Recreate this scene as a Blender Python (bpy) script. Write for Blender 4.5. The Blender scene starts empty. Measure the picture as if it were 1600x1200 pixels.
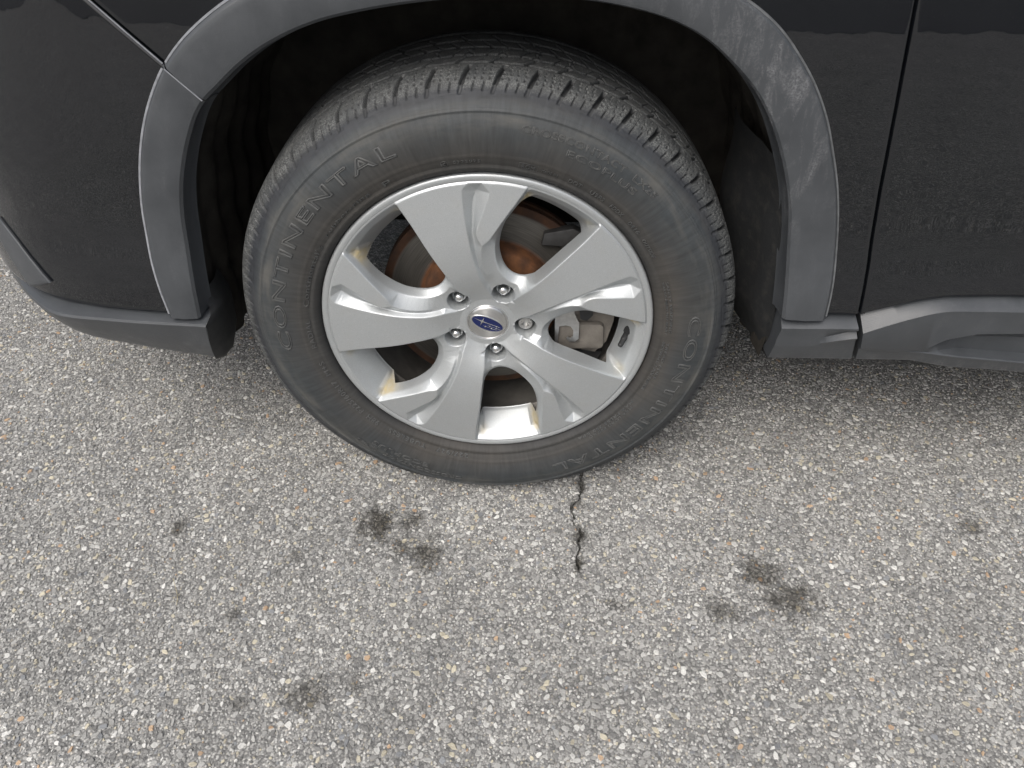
import bpy, bmesh, math, random
import numpy as np
from mathutils import Vector, Matrix
from mathutils.geometry import delaunay_2d_cdt
R = math.radians
PI = math.pi
S = bpy.context.scene
COL = S.collection

# ------------------------------------------------------------------ camera
cam_d = bpy.data.cameras.new('camera')
cam = bpy.data.objects.new('camera', cam_d)
COL.objects.link(cam)
CP, CY = 0.7064, -0.0304                       # pitch down, yaw
cam.location = (0.0621, -0.8806, 0.9860)
cam.rotation_euler = (PI/2 - CP, 0.0, -CY)
cam_d.sensor_fit = 'HORIZONTAL'
cam_d.sensor_width = 36.0
cam_d.lens = 36.0*1202.8/1600.0
cam_d.clip_start = 0.02
cam_d.clip_end = 400.0
S.camera = cam

# ------------------------------------------------------------------ sky, sun, exposure
SUN_EL, SUN_AZ = 52.0, 205.0                   # azimuth: the way the light comes from, clockwise from +y
w = bpy.data.worlds.new('World')
S.world = w
w.use_nodes = True
nt = w.node_tree
bg = nt.nodes['Background']
sky = nt.nodes.new('ShaderNodeTexSky')
sky.sky_type = 'NISHITA'
sky.sun_disc = False
sky.sun_elevation = R(SUN_EL)
sky.sun_rotation = R(SUN_AZ)
sky.air_density = 1.0
sky.dust_density = 6.0
sky.ozone_density = 1.0
hs = nt.nodes.new('ShaderNodeHueSaturation')   # thin even cloud: hardly any blue left
hs.inputs['Saturation'].default_value = 0.52
nt.links.new(sky.outputs[0], hs.inputs['Color'])
nt.links.new(hs.outputs[0], bg.inputs['Color'])
bg.inputs['Strength'].default_value = 0.12
sun_d = bpy.data.lights.new('sun', 'SUN')
sun_d.energy = 1.0
sun_d.angle = R(35)
sun_d.color = (1.0, 0.98, 0.95)
sun = bpy.data.objects.new('sun', sun_d)
COL.objects.link(sun)
sd = Vector((math.sin(R(SUN_AZ))*math.cos(R(SUN_EL)), math.cos(R(SUN_AZ))*math.cos(R(SUN_EL)), math.sin(R(SUN_EL))))
sun.location = sd*20
sun.rotation_euler = sd.to_track_quat('Z', 'Y').to_euler()
S.view_settings.view_transform = 'Standard'
S.view_settings.look = 'None'
S.view_settings.gamma = 1.0
S.view_settings.use_curve_mapping = False
S.view_settings.exposure = 0.56

# ------------------------------------------------------------------ helpers
rng = np.random.default_rng(7)

def np_mesh(name, V, F4=None, F3=None, smooth=True):
    """mesh from numpy arrays of quads and triangles"""
    me = bpy.data.meshes.new(name)
    V = np.asarray(V, np.float32)
    parts, counts = [], []
    if F4 is not None and len(F4):
        F4 = np.asarray(F4, np.int32); parts.append(F4.ravel()); counts.append(np.full(len(F4), 4, np.int32))
    if F3 is not None and len(F3):
        F3 = np.asarray(F3, np.int32); parts.append(F3.ravel()); counts.append(np.full(len(F3), 3, np.int32))
    L = np.concatenate(parts); cnt = np.concatenate(counts)
    st = np.concatenate([[0], np.cumsum(cnt)[:-1]]).astype(np.int32)
    me.vertices.add(len(V)); me.vertices.foreach_set('co', V.ravel())
    me.loops.add(len(L)); me.loops.foreach_set('vertex_index', L)
    me.polygons.add(len(cnt)); me.polygons.foreach_set('loop_start', st)
    me.polygons.foreach_set('use_smooth', np.full(len(cnt), smooth, bool))
    me.update(calc_edges=True)
    return me

def obj(name, me, mat, parent=None, loc=(0, 0, 0)):
    o = bpy.data.objects.new(name, me)
    COL.objects.link(o)
    if mat is not None and len(me.materials) == 0:
        me.materials.append(mat)
    o.location = loc
    if parent is not None:
        o.parent = parent
    return o

def empty(name, parent=None, loc=(0, 0, 0)):
    o = bpy.data.objects.new(name, None)
    COL.objects.link(o)
    o.location = loc
    o.empty_display_size = 0.05
    if parent is not None:
        o.parent = parent
    return o

def grid_faces(nu, nv, wrap_u=False):
    i = np.arange(nu if wrap_u else nu-1)[:, None]
    j = np.arange(nv-1)[None, :]
    i2 = (i+1) % nu
    return np.stack(np.broadcast_arrays(i*nv+j, i2*nv+j, i2*nv+j+1, i*nv+j+1), -1).reshape(-1, 4)

def cr(pts, n):
    """dense smooth curve through points (Catmull-Rom, by chord length), n samples"""
    P = np.asarray(pts, float)
    d = np.concatenate([[0], np.cumsum(np.linalg.norm(np.diff(P, axis=0), axis=1)**0.75)])
    m = np.gradient(P, d, axis=0)
    s = np.linspace(0, d[-1], n)
    k = np.clip(np.searchsorted(d, s, 'right')-1, 0, len(d)-2)
    h = (d[k+1]-d[k])[:, None]
    t = ((s-d[k])[:, None])/h
    return ((2*t**3-3*t**2+1)*P[k]+(t**3-2*t**2+t)*h*m[k]+(-2*t**3+3*t**2)*P[k+1]+(t**3-t**2)*h*m[k+1])

def lathe(profile, n):
    """profile of (r, y) turned round the y axis"""
    P = np.asarray(profile, float)
    a = np.linspace(0, 2*PI, n, endpoint=False)
    V = np.stack([np.cos(a)[:, None]*P[None, :, 0], np.broadcast_to(P[None, :, 1], (n, len(P))), np.sin(a)[:, None]*P[None, :, 0]], -1).reshape(-1, 3)
    return V, grid_faces(n, len(P), True)

def sstep(a, b, x):
    t = np.clip((x-a)/(b-a), 0, 1)
    return t*t*(3-2*t)

def bm_obj(name, bm, mat, parent=None, smooth_angle=None, loc=(0, 0, 0)):
    bmesh.ops.recalc_face_normals(bm, faces=bm.faces)
    me = bpy.data.meshes.new(name)
    bm.to_mesh(me); bm.free()
    if smooth_angle is not None:
        me.polygons.foreach_set('use_smooth', np.ones(len(me.polygons), bool))
        me.set_sharp_from_angle(angle=R(smooth_angle))
    return obj(name, me, mat, parent, loc)

def bevel(bm, off, seg=2):
    bmesh.ops.bevel(bm, geom=[e for e in bm.edges], offset=off, segments=seg, affect='EDGES', profile=0.5)

def add_box(bm, c, s, rot=None):
    M = Matrix.Translation(c) @ (rot.to_4x4() if rot is not None else Matrix.Identity(4)) @ Matrix.Diagonal((s[0], s[1], s[2], 1))
    return bmesh.ops.create_cube(bm, size=1.0, matrix=M)['verts']

def prism(pts, y0, y1):
    """closed outline of (x, z) points extruded from y0 to y1"""
    bm = bmesh.new()
    a = [bm.verts.new((x, y0, z)) for x, z in pts]
    b = [bm.verts.new((x, y1, z)) for x, z in pts]
    bm.faces.new(a); bm.faces.new(b[::-1])
    for i in range(len(pts)):
        j = (i+1) % len(pts)
        bm.faces.new((a[i], b[i], b[j], a[j]))
    return bm

# ------------------------------------------------------------------ materials
class Mat:
    def __init__(self, name):
        self.m = bpy.data.materials.new(name)
        self.m.use_nodes = True
        self.t = self.m.node_tree
        self.b = self.t.nodes['Principled BSDF']
    def n(self, typ, **kw):
        nd = self.t.nodes.new(typ)
        for k, v in kw.items():
            setattr(nd, k, v)
        return nd
    def l(self, a, b):
        self.t.links.new(a, b)
    def set(self, **kw):
        for k, v in kw.items():
            self.b.inputs[k.replace('_', ' ')].default_value = v
        return self
    def co(self):
        if not hasattr(self, '_co'):
            self._co = self.n('ShaderNodeTexCoord').outputs['Object']
        return self._co
    def math(self, op, a, b=None, c=None, clamp=False):
        nd = self.n('ShaderNodeMath', operation=op, use_clamp=clamp)
        for i, v in enumerate((a, b, c)):
            if v is None: continue
            if isinstance(v, (int, float)): nd.inputs[i].default_value = v
            else: self.l(v, nd.inputs[i])
        return nd.outputs[0]
    def noise(self, scale, detail=3.0, rough=0.55, vec=None, dist=0.0):
        nd = self.n('ShaderNodeTexNoise')
        nd.inputs['Scale'].default_value = scale
        nd.inputs['Detail'].default_value = detail
        nd.inputs['Roughness'].default_value = rough
        nd.inputs['Distortion'].default_value = dist
        self.l(vec if vec is not None else self.co(), nd.inputs['Vector'])
        return nd.outputs['Fac']
    def ramp(self, fac, stops, interp='LINEAR'):
        nd = self.n('ShaderNodeValToRGB')
        nd.color_ramp.interpolation = interp
        el = nd.color_ramp.elements
        while len(el) > len(stops): el.remove(el[-1])
        while len(el) < len(stops): el.new(0.5)
        for e, (p, c) in zip(el, stops):
            e.position = p
            e.color = (c, c, c, 1) if isinstance(c, (int, float)) else (*c, 1)
        self.l(fac, nd.inputs[0])
        return nd.outputs[0]
    def mix(self, fac, a, b, mode='MIX'):
        nd = self.n('ShaderNodeMix', data_type='RGBA', blend_type=mode)
        for sock, v in ((nd.inputs[0], fac), (nd.inputs[6], a), (nd.inputs[7], b)):
            if isinstance(v, (int, float)): sock.default_value = v
            elif isinstance(v, tuple): sock.default_value = (*v, 1)
            else: self.l(v, sock)
        return nd.outputs[2]
    def bump(self, h, strength=0.3, dist=0.001, prev=None):
        nd = self.n('ShaderNodeBump')
        nd.inputs['Strength'].default_value = strength
        nd.inputs['Distance'].default_value = dist
        self.l(h, nd.inputs['Height'])
        if prev is not None: self.l(prev, nd.inputs['Normal'])
        return nd.outputs[0]
    def base(self, c):
        self.l(c, self.b.inputs['Base Color'])
    def rough(self, c):
        self.l(c, self.b.inputs['Roughness'])
    def normal(self, c):
        self.l(c, self.b.inputs['Normal'])
    def polar(self, ka, kr, ky):
        s = self.n('ShaderNodeSeparateXYZ'); self.l(self.co(), s.inputs[0])
        x, y, z = s.outputs
        r = self.math('SQRT', self.math('ADD', self.math('MULTIPLY', x, x), self.math('MULTIPLY', z, z)))
        # direction on the unit circle (no seam) times a scale
        cx = self.math('MULTIPLY', self.math('DIVIDE', x, r), ka)
        cz = self.math('MULTIPLY', self.math('DIVIDE', z, r), ka)
        # r and y share the middle slot
        ry = self.math('ADD', self.math('MULTIPLY', r, kr), self.math('MULTIPLY', y, ky))
        c = self.n('ShaderNodeCombineXYZ')
        self.l(cx, c.inputs[0]); self.l(ry, c.inputs[1]); self.l(cz, c.inputs[2])
        return c.outputs[0], r, y

MT = {}

# --- stains on the asphalt: world spots (x, y, radius x, radius y, strength)
STAINS = [(.153, .012, .010, .020, .55), (.146, -.030, .011, .012, .45), (.148, -.098, .012, .022, .6), (.143, -.150, .009, .016, .75), (-.181, -.084, .030, .036, .75), (-.128, -.076, .022, .020, .55), (-.137, -.128, .020, .022, .5), (-.094, -.139, .026, .034, .65),
          (.420, -.160, .030, .030, .6), (.455, -.205, .042, .030, .6), (.352, -.229, .026, .018, .5), (-.229, -.375, .030, .026, .5),
          (-.501, -.101, .016, .016, .55), (-.300, -.152, .012, .012, .4), (-.364, -.256, .014, .014, .4), (-.166, -.359, .012, .016, .4),
          (.195, -.223, .016, .010, .45), (.778, -.062, .020, .016, .5), (-.317, -.390, .012, .012, .4)]

def stain_group():
    g = bpy.data.node_groups.new('oil stains', 'ShaderNodeTree')
    g.interface.new_socket('Fac', in_out='OUTPUT', socket_type='NodeSocketFloat')
    out = g.nodes.new('NodeGroupOutput')
    tc = g.nodes.new('ShaderNodeTexCoord')
    nz = g.nodes.new('ShaderNodeTexNoise'); nz.inputs['Scale'].default_value = 55; nz.inputs['Detail'].default_value = 4
    g.links.new(tc.outputs['Object'], nz.inputs['Vector'])
    def m(op, a, b=None, clamp=False):
        nd = g.nodes.new('ShaderNodeMath'); nd.operation = op; nd.use_clamp = clamp
        for i, v in enumerate((a, b)):
            if v is None: continue
            if isinstance(v, (int, float)): nd.inputs[i].default_value = v
            else: g.links.new(v, nd.inputs[i])
        return nd.outputs[0]
    sep = g.nodes.new('ShaderNodeSeparateXYZ'); g.links.new(tc.outputs['Object'], sep.inputs[0])
    wob = m('MULTIPLY', m('SUBTRACT', nz.outputs['Fac'], 0.5), 2.2)
    nz2 = g.nodes.new('ShaderNodeTexNoise'); nz2.inputs['Scale'].default_value = 190; nz2.inputs['Detail'].default_value = 2
    g.links.new(tc.outputs['Object'], nz2.inputs['Vector'])
    wob = m('ADD', wob, m('MULTIPLY', m('SUBTRACT', nz2.outputs['Fac'], 0.5), 1.8))
    tot = None
    for x, y, rx, ry, s in STAINS:
        dx = m('DIVIDE', m('SUBTRACT', sep.outputs[0], x), rx)
        dy = m('DIVIDE', m('SUBTRACT', sep.outputs[1], y), ry)
        d = m('SQRT', m('ADD', m('MULTIPLY', dx, dx), m('MULTIPLY', dy, dy)))
        f = m('MULTIPLY', m('SUBTRACT', 1.35, m('ADD', d, wob), clamp=True), min(.94, s*1.35))
        tot = f if tot is None else m('MAXIMUM', tot, f)
    g.links.new(tot, out.inputs[0])
    return g
STAIN = stain_group()

def asphalt_mats():
    a = Mat('asphalt_binder'); a.set(Roughness=0.85)
    v = a.n('ShaderNodeTexVoronoi', feature='F1'); v.inputs['Scale'].default_value = 300
    a.l(a.co(), v.inputs['Vector'])
    s = a.n('ShaderNodeSeparateColor'); a.l(v.outputs['Color'], s.inputs[0])
    v2 = a.n('ShaderNodeTexVoronoi', feature='F1'); v2.inputs['Scale'].default_value = 150
    a.l(a.co(), v2.inputs['Vector'])
    s2 = a.n('ShaderNodeSeparateColor'); a.l(v2.outputs['Color'], s2.inputs[0])
    chips = a.ramp(s.outputs[0], [(0, (.16, .158, .15)), (.35, (.26, .256, .243)), (.62, (.35, .345, .328)), (.80, (.50, .495, .465)), (.93, (.62, .61, .57)), (1, (.52, .47, .38))])
    edge = a.ramp(v.outputs['Distance'], [(0.30, 1.0), (0.62, 0.55)])
    c = a.mix(1.0, chips, edge, 'MULTIPLY')
    c = a.mix(1.0, c, a.ramp(s2.outputs[0], [(0, .62), (.5, .95), (1, 1.45)]), 'MULTIPLY')
    fine = a.noise(900, 2)
    c = a.mix(0.30, c, a.ramp(fine, [(.3, .10), (.7, .32)]), 'MIX')
    big = a.noise(5, 4)
    c = a.mix(1.0, c, a.ramp(big, [(.3, .86), (.7, 1.08)]), 'MULTIPLY')
    g = a.n('ShaderNodeGroup'); g.node_tree = STAIN
    c = a.mix(g.outputs[0], c, a.mix(1.0, c, (.15, .14, .12), 'MULTIPLY'))
    a.base(c)
    h = a.math('SUBTRACT', 1.0, v.outputs['Distance'])
    a.normal(a.bump(fine, .5, .0008, a.bump(h, .7, .0016)))
    MT['binder'] = a.m
    b = Mat('asphalt_stone'); b.set(Roughness=0.75)
    at = b.n('ShaderNodeAttribute'); at.attribute_name = 'col'
    c = b.mix(1.0, at.outputs['Color'], b.ramp(b.noise(420, 3), [(.25, .72), (.75, 1.12)]), 'MULTIPLY')
    c = b.mix(1.0, c, b.ramp(b.noise(5, 4), [(.3, .90), (.7, 1.06)]), 'MULTIPLY')
    g = b.n('ShaderNodeGroup'); g.node_tree = STAIN
    c = b.mix(g.outputs[0], c, b.mix(1.0, c, (.18, .165, .14), 'MULTIPLY'))
    b.base(c)
    b.normal(b.bump(b.noise(1100, 2), .35, .0006))
    MT['stone'] = b.m
asphalt_mats()

def alloy_mat():
    a = Mat('silver_alloy_paint'); a.set(Metallic=0.6, Roughness=0.42)
    at = a.n('ShaderNodeAttribute'); at.attribute_name = 'stain'
    fl = a.noise(1500, 2, .7)
    c = a.ramp(fl, [(.3, (.37, .393, .402)), (.7, (.52, .540, .548))])
    dust = a.noise(38, 5)
    c = a.mix(a.ramp(dust, [(.50, 0.0), (.8, .22)]), c, (.40, .385, .35))
    st = a.math('MULTIPLY', at.outputs['Fac'], a.ramp(a.noise(70, 4), [(.3, .45), (.65, 1.0)]), clamp=True)
    c = a.mix(st, c, (.36, .285, .13))
    a.base(c)
    a.rough(a.math('ADD', a.math('MULTIPLY', dust, .14), a.math('MULTIPLY_ADD', at.outputs['Fac'], .3, .37)))
    a.l(a.math('SUBTRACT', .62, a.math('MULTIPLY', st, .55)), a.b.inputs['Metallic'])
    a.normal(a.bump(a.noise(1500, 2), .06, .0004))
    MT['alloy'] = a.m
alloy_mat()

def rubber_mat():
    a = Mat('tyre_rubber'); a.set(Roughness=0.68)
    pv, r, y = a.polar(60.0, 26.0, 14.0)
    pv2, _, _ = a.polar(5.0, 60.0, 30.0)
    rn = a.math('DIVIDE', a.math('SUBTRACT', r, .23), .13)
    # brownish ring by the bead, blue grey outside
    body = a.ramp(rn, [(.0, (.010, .010, .010)), (.045, (.014, .014, .015)), (.085, (.031, .031, .030)), (.235, (.040, .039, .037)), (.30, (.034, .036, .037)), (.50, (.029, .034, .037)), (.66, (.042, .047, .050)), (.70, (.034, .039, .043)), (.745, (.022, .025, .030)), (.795, (.021, .024, .029)), (.83, (.033, .036, .038)), (1.0, (.032, .034, .036))])
    blotch = a.noise(1.0, 4, .6, pv2)
    brown = a.ramp(a.noise(7.0, 3), [(.44, 0.0), (.68, .6)])
    inner = a.ramp(rn, [(.30, 1.0), (.72, .15)])
    body = a.mix(a.math('MULTIPLY', brown, inner), body, (.052, .046, .039))
    streak = a.noise(1.0, 3, .65, pv)
    body = a.mix(1.0, body, a.ramp(streak, [(.25, .72), (.5, 1.0), (.8, 1.35)]), 'MULTIPLY')
    dust = a.math('MULTIPLY', a.ramp(blotch, [(.45, 0.0), (.72, .65)]), a.ramp(rn, [(.42, .15), (.60, 1.0), (.70, .55), (.76, .2)]))
    body = a.mix(dust, body, (.105, .101, .090))
    # dried dirt specks on the tread
    tr = a.ramp(rn, [(.785, 0.0), (.835, 1.0)])
    sp = a.ramp(a.noise(620, 3, .7), [(.47, 0.0), (.58, .9)])
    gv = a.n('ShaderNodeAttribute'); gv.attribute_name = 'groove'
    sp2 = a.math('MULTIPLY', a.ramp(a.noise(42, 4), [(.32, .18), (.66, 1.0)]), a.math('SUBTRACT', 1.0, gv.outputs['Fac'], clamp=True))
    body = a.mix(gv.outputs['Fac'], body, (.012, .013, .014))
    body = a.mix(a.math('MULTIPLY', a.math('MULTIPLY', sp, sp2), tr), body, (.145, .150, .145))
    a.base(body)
    a.rough(a.ramp(blotch, [(.3, .58), (.7, .80)]))
    a.normal(a.bump(streak, .10, .0008, a.bump(a.noise(900, 3), .22, .0006)))
    MT['rubber'] = a.m
    b = Mat('tyre_lettering'); b.set(Roughness=0.62)
    c = b.ramp(b.noise(60, 4), [(.3, (.048, .051, .053)), (.7, (.080, .081, .078))])
    b.base(c)
    MT['letter'] = b.m
rubber_mat()

def plain(name, col, rough=0.5, metal=0.0, var=0.0, scale=60, bump=0.0, bscale=400, spec=0.5):
    a = Mat(name); a.set(Metallic=metal, Roughness=rough)
    a.b.inputs['Specular IOR Level'].default_value = spec
    if var:
        c0 = tuple(x*(1-var) for x in col); c1 = tuple(min(1, x*(1+var)) for x in col)
        a.base(a.ramp(a.noise(scale, 5), [(.28, c0), (.72, c1)]))
    else:
        a.set(Base_Color=(*col, 1))
    if bump:
        a.normal(a.bump(a.noise(bscale, 4), bump, .001))
    MT[name] = a.m
    return a
plain('chrome', (.78, .78, .78), .12, 1.0, .06, 300)
plain('nut_dark', (.20, .20, .20), .30, 1.0, .15, 200)
plain('emblem_blue', (.008, .014, .070), .12, 0.0, .1, 200)
plain('emblem_silver', (.80, .81, .82), .22, 1.0, .04, 300)
plain('black_rubber', (.018, .019, .020), .55, 0, .3, 80, .2)
plain('liner_plastic', (.030, .027, .023), .72, 0, .5, 30, .4, 90, .25)
plain('cast_iron', (.165, .15, .13), .75, .15, .28, 45, .6, 260)
plain('dark_steel', (.060, .060, .060), .55, .6, .35, 60, .4, 200)
plain('bright_steel', (.52, .52, .51), .34, .9, .15, 120)
plain('barrel_dirty', (.115, .108, .098), .62, .35, .35, 28, .3, 150)
plain('dry_straw', (.42, .36, .22), .8, 0, .2, 200)

def rust_mat():
    a = Mat('brake_disc_metal'); a.set(Roughness=0.55)
    pv, r, y = a.polar(3.0, 900.0, 100.0)
    ring = a.noise(1.0, 2, .5, pv)
    rn = a.math('DIVIDE', r, .16)
    rustf = a.ramp(rn, [(.635, 1.0), (.665, .0), (.905, .0), (.925, 1.0)])
    rust = a.ramp(a.noise(55, 5), [(.3, (.045, .020, .010)), (.55, (.105, .042, .016)), (.75, (.17, .070, .024))])
    rust = a.mix(1.0, rust, a.ramp(rn, [(.70, 1.0), (.85, .42)]), 'MULTIPLY')
    steel = a.ramp(ring, [(.3, (.075, .071, .064)), (.7, (.135, .127, .115))])
    a.base(a.mix(rustf, steel, rust))
    a.l(a.math('MULTIPLY_ADD', rustf, -.55, .6), a.b.inputs['Metallic'])
    a.rough(a.math('MULTIPLY_ADD', rustf, .4, .42))
    a.normal(a.bump(ring, .08, .0005))
    MT['disc'] = a.m
rust_mat()

def paint_mat():
    a = Mat('black_car_paint')
    d = a.noise(9, 5, .6)
    sp = a.ramp(a.noise(700, 2, .6), [(.66, 0.0), (.74, .5)])
    c = a.ramp(d, [(.3, (.0022, .0030, .0045)), (.7, (.0048, .0058, .0075))])
    c = a.mix(a.math('MULTIPLY', sp, .35), c, (.07, .066, .06))
    a.base(c)
    a.set(Roughness=0.5, Coat_Weight=1.0, Coat_Roughness=0.012, Coat_IOR=1.62)
    a.b.inputs['Specular IOR Level'].default_value = 0.1
    a.l(a.math('MULTIPLY_ADD', d, .012, .0), a.b.inputs['Coat Roughness'])
    a.l(a.bump(a.noise(30, 2, .4), .03, .004), a.b.inputs['Coat Normal'])
    MT['paint'] = a.m
paint_mat()

def trim_mat():
    a = Mat('grey_trim_plastic'); a.set(Roughness=0.40)
    d = a.noise(22, 5, .62)
    c = a.ramp(d, [(.28, (.044, .048, .053)), (.72, (.060, .065, .071))])
    # chalky scuffs, drawn out downwards
    mp = a.n('ShaderNodeMapping'); mp.inputs['Scale'].default_value = (60, 60, 18); a.l(a.co(), mp.inputs[0])
    sc = a.noise(1.0, 6, .72, mp.outputs[0], .6)
    at = a.n('ShaderNodeAttribute'); at.attribute_name = 'scuff'
    c = a.mix(a.math('MULTIPLY', a.math('MULTIPLY', a.ramp(sc, [(.48, 0.0), (.62, .35), (.75, .9)]), a.ramp(a.noise(420, 3, .7), [(.40, .15), (.60, 1.0)])), at.outputs['Fac'], clamp=True), c, (.30, .30, .31))
    a.base(c)
    # moulded dot grain
    v = a.n('ShaderNodeTexVoronoi', feature='F1'); v.inputs['Scale'].default_value = 620; v.inputs['Randomness'].default_value = 0.12
    a.l(a.co(), v.inputs['Vector'])
    a.normal(a.bump(v.outputs['Distance'], .22, .0006, a.bump(a.noise(1300, 2), .12, .0005)))
    a.rough(a.ramp(d, [(.3, .34), (.7, .46)]))
    MT['trim'] = a.m
trim_mat()

def cap_mat():
    a = Mat('spun_metal_cap'); a.set(Metallic=1.0, Roughness=0.30, Anisotropic=0.9, Anisotropic_Rotation=0.25)
    pv, r, y = a.polar(1.0, 2600.0, 0.0)
    a.base(a.ramp(a.noise(1.0, 2, .5, pv), [(.3, (.62, .62, .61)), (.7, (.80, .80, .79))]))
    tg = a.n('ShaderNodeTangent', direction_type='RADIAL', axis='Y')
    a.l(tg.outputs[0], a.b.inputs['Tangent'])
    MT['cap'] = a.m
cap_mat()

# ------------------------------------------------------------------ ground
CRACK = np.array([(.156, .060), (.1555, .036), (.1515, .018), (.1560, .004), (.1500, -.008), (.1480, -.022), (.1370, -.032), (.1355, -.046), (.1390, -.060), (.1385, -.072), (.1480, -.083), (.1500, -.094), (.1440, -.106), (.1460, -.120), (.1430, -.134), (.1415, -.150), (.1450, -.166), (.1500, -.180)])
CW = 1.15*np.array([.0030, .0032, .0024, .0040, .0018, .0016, .0024, .0024, .0018, .0016, .0022, .0026, .0016, .0014, .0018, .0026, .0010, .0004])

_n = 70
_cr = cr(np.concatenate([CRACK, CW[:, None]], 1), _n)
_rg = np.random.default_rng(3)
CRACK = _cr[:, :2]+np.stack([_rg.normal(0, .0011, _n), np.zeros(_n)], 1)
CW = np.maximum(.0004, _cr[:, 2]*_rg.uniform(.55, 1.45, _n))
CRACK = CRACK[np.argsort(-CRACK[:, 1])]

def build_ground():
    n = len(CRACK)
    poly = np.concatenate([np.stack([CRACK[:, 0]-CW, CRACK[:, 1]], 1), np.stack([CRACK[:, 0]+CW, CRACK[:, 1]], 1)[::-1]])
    B = 150.0
    outer = [(-B, -B), (B, -B), (B, B), (-B, B)]
    pts = [Vector(p) for p in outer]+[Vector(p) for p in poly]
    m = len(poly)
    edges = [(0, 1), (1, 2), (2, 3), (3, 0)]+[(4+i, 4+(i+1) % m) for i in range(m)]
    v, e, f, *_ = delaunay_2d_cdt(pts, edges, [], 0, 1e-6)
    bm = bmesh.new()
    vs = [bm.verts.new((p.x, p.y, 0)) for p in v]
    def inside(x, y):
        c = False
        for i in range(m):
            x1, y1 = poly[i]; x2, y2 = poly[(i+1) % m]
            if (y1 > y) != (y2 > y) and x < (x2-x1)*(y-y1)/(y2-y1)+x1: c = not c
        return c
    for t in f:
        cx = sum(v[i].x for i in t)/len(t); cy = sum(v[i].y for i in t)/len(t)
        if not inside(cx, cy):
            fc = bm.faces.new([vs[i] for i in t])
            fc.normal_update()
            if fc.normal.z < 0: fc.normal_flip()
    # walls and floor of the crack
    low = [bm.verts.new((x, y, -.012)) for x, y in poly]
    top = [bm.verts.new((x, y, 0)) for x, y in poly]
    for i in range(m):
        j = (i+1) % m
        bm.faces.new((top[i], top[j], low[j], low[i]))
    for i in range(n-1):
        bm.faces.new((low[i], low[m-1-i], low[m-2-i], low[i+1]))
    me = bpy.data.meshes.new('ground'); bm.to_mesh(me); bm.free()
    o = obj('ground', me, MT['binder'])
    o['kind'] = 'structure'; o['label'] = 'worn grey asphalt with a crack and dark oil stains'
    return o
ground = build_ground()

plain('dark_sheet', (.030, .031, .034), .85, 0, .3, 40, .4, 300)
def sheet_rect(name, x0, x1, y0, y1, z, mat):
    me = np_mesh(name, [(x0, y0, z), (x1, y0, z), (x1, y1, z), (x0, y1, z)], [(0, 1, 2, 3)])
    o = obj(name, me, mat); o['kind'] = 'structure'
    return o
rd = sheet_rect('dark_reflection_sheet', -40, 40, -30.0, -3.96, .004, MT['dark_sheet']); rd['label'] = 'unseen dark sheet added so the car paint reflects a dark band'  # unseen sheet, added to darken the reflection in the upper panels

def crack_dist(x, y):
    d = np.full(x.shape, 9.0)
    for i in range(len(CRACK)-1):
        a, b = CRACK[i], CRACK[i+1]
        ab = b-a
        t = np.clip(((x-a[0])*ab[0]+(y-a[1])*ab[1])/(ab@ab), 0, 1)
        d = np.minimum(d, np.hypot(x-a[0]-t*ab[0], y-a[1]-t*ab[1])-(CW[i]*(1-t)+CW[i+1]*t))
    return d

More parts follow.
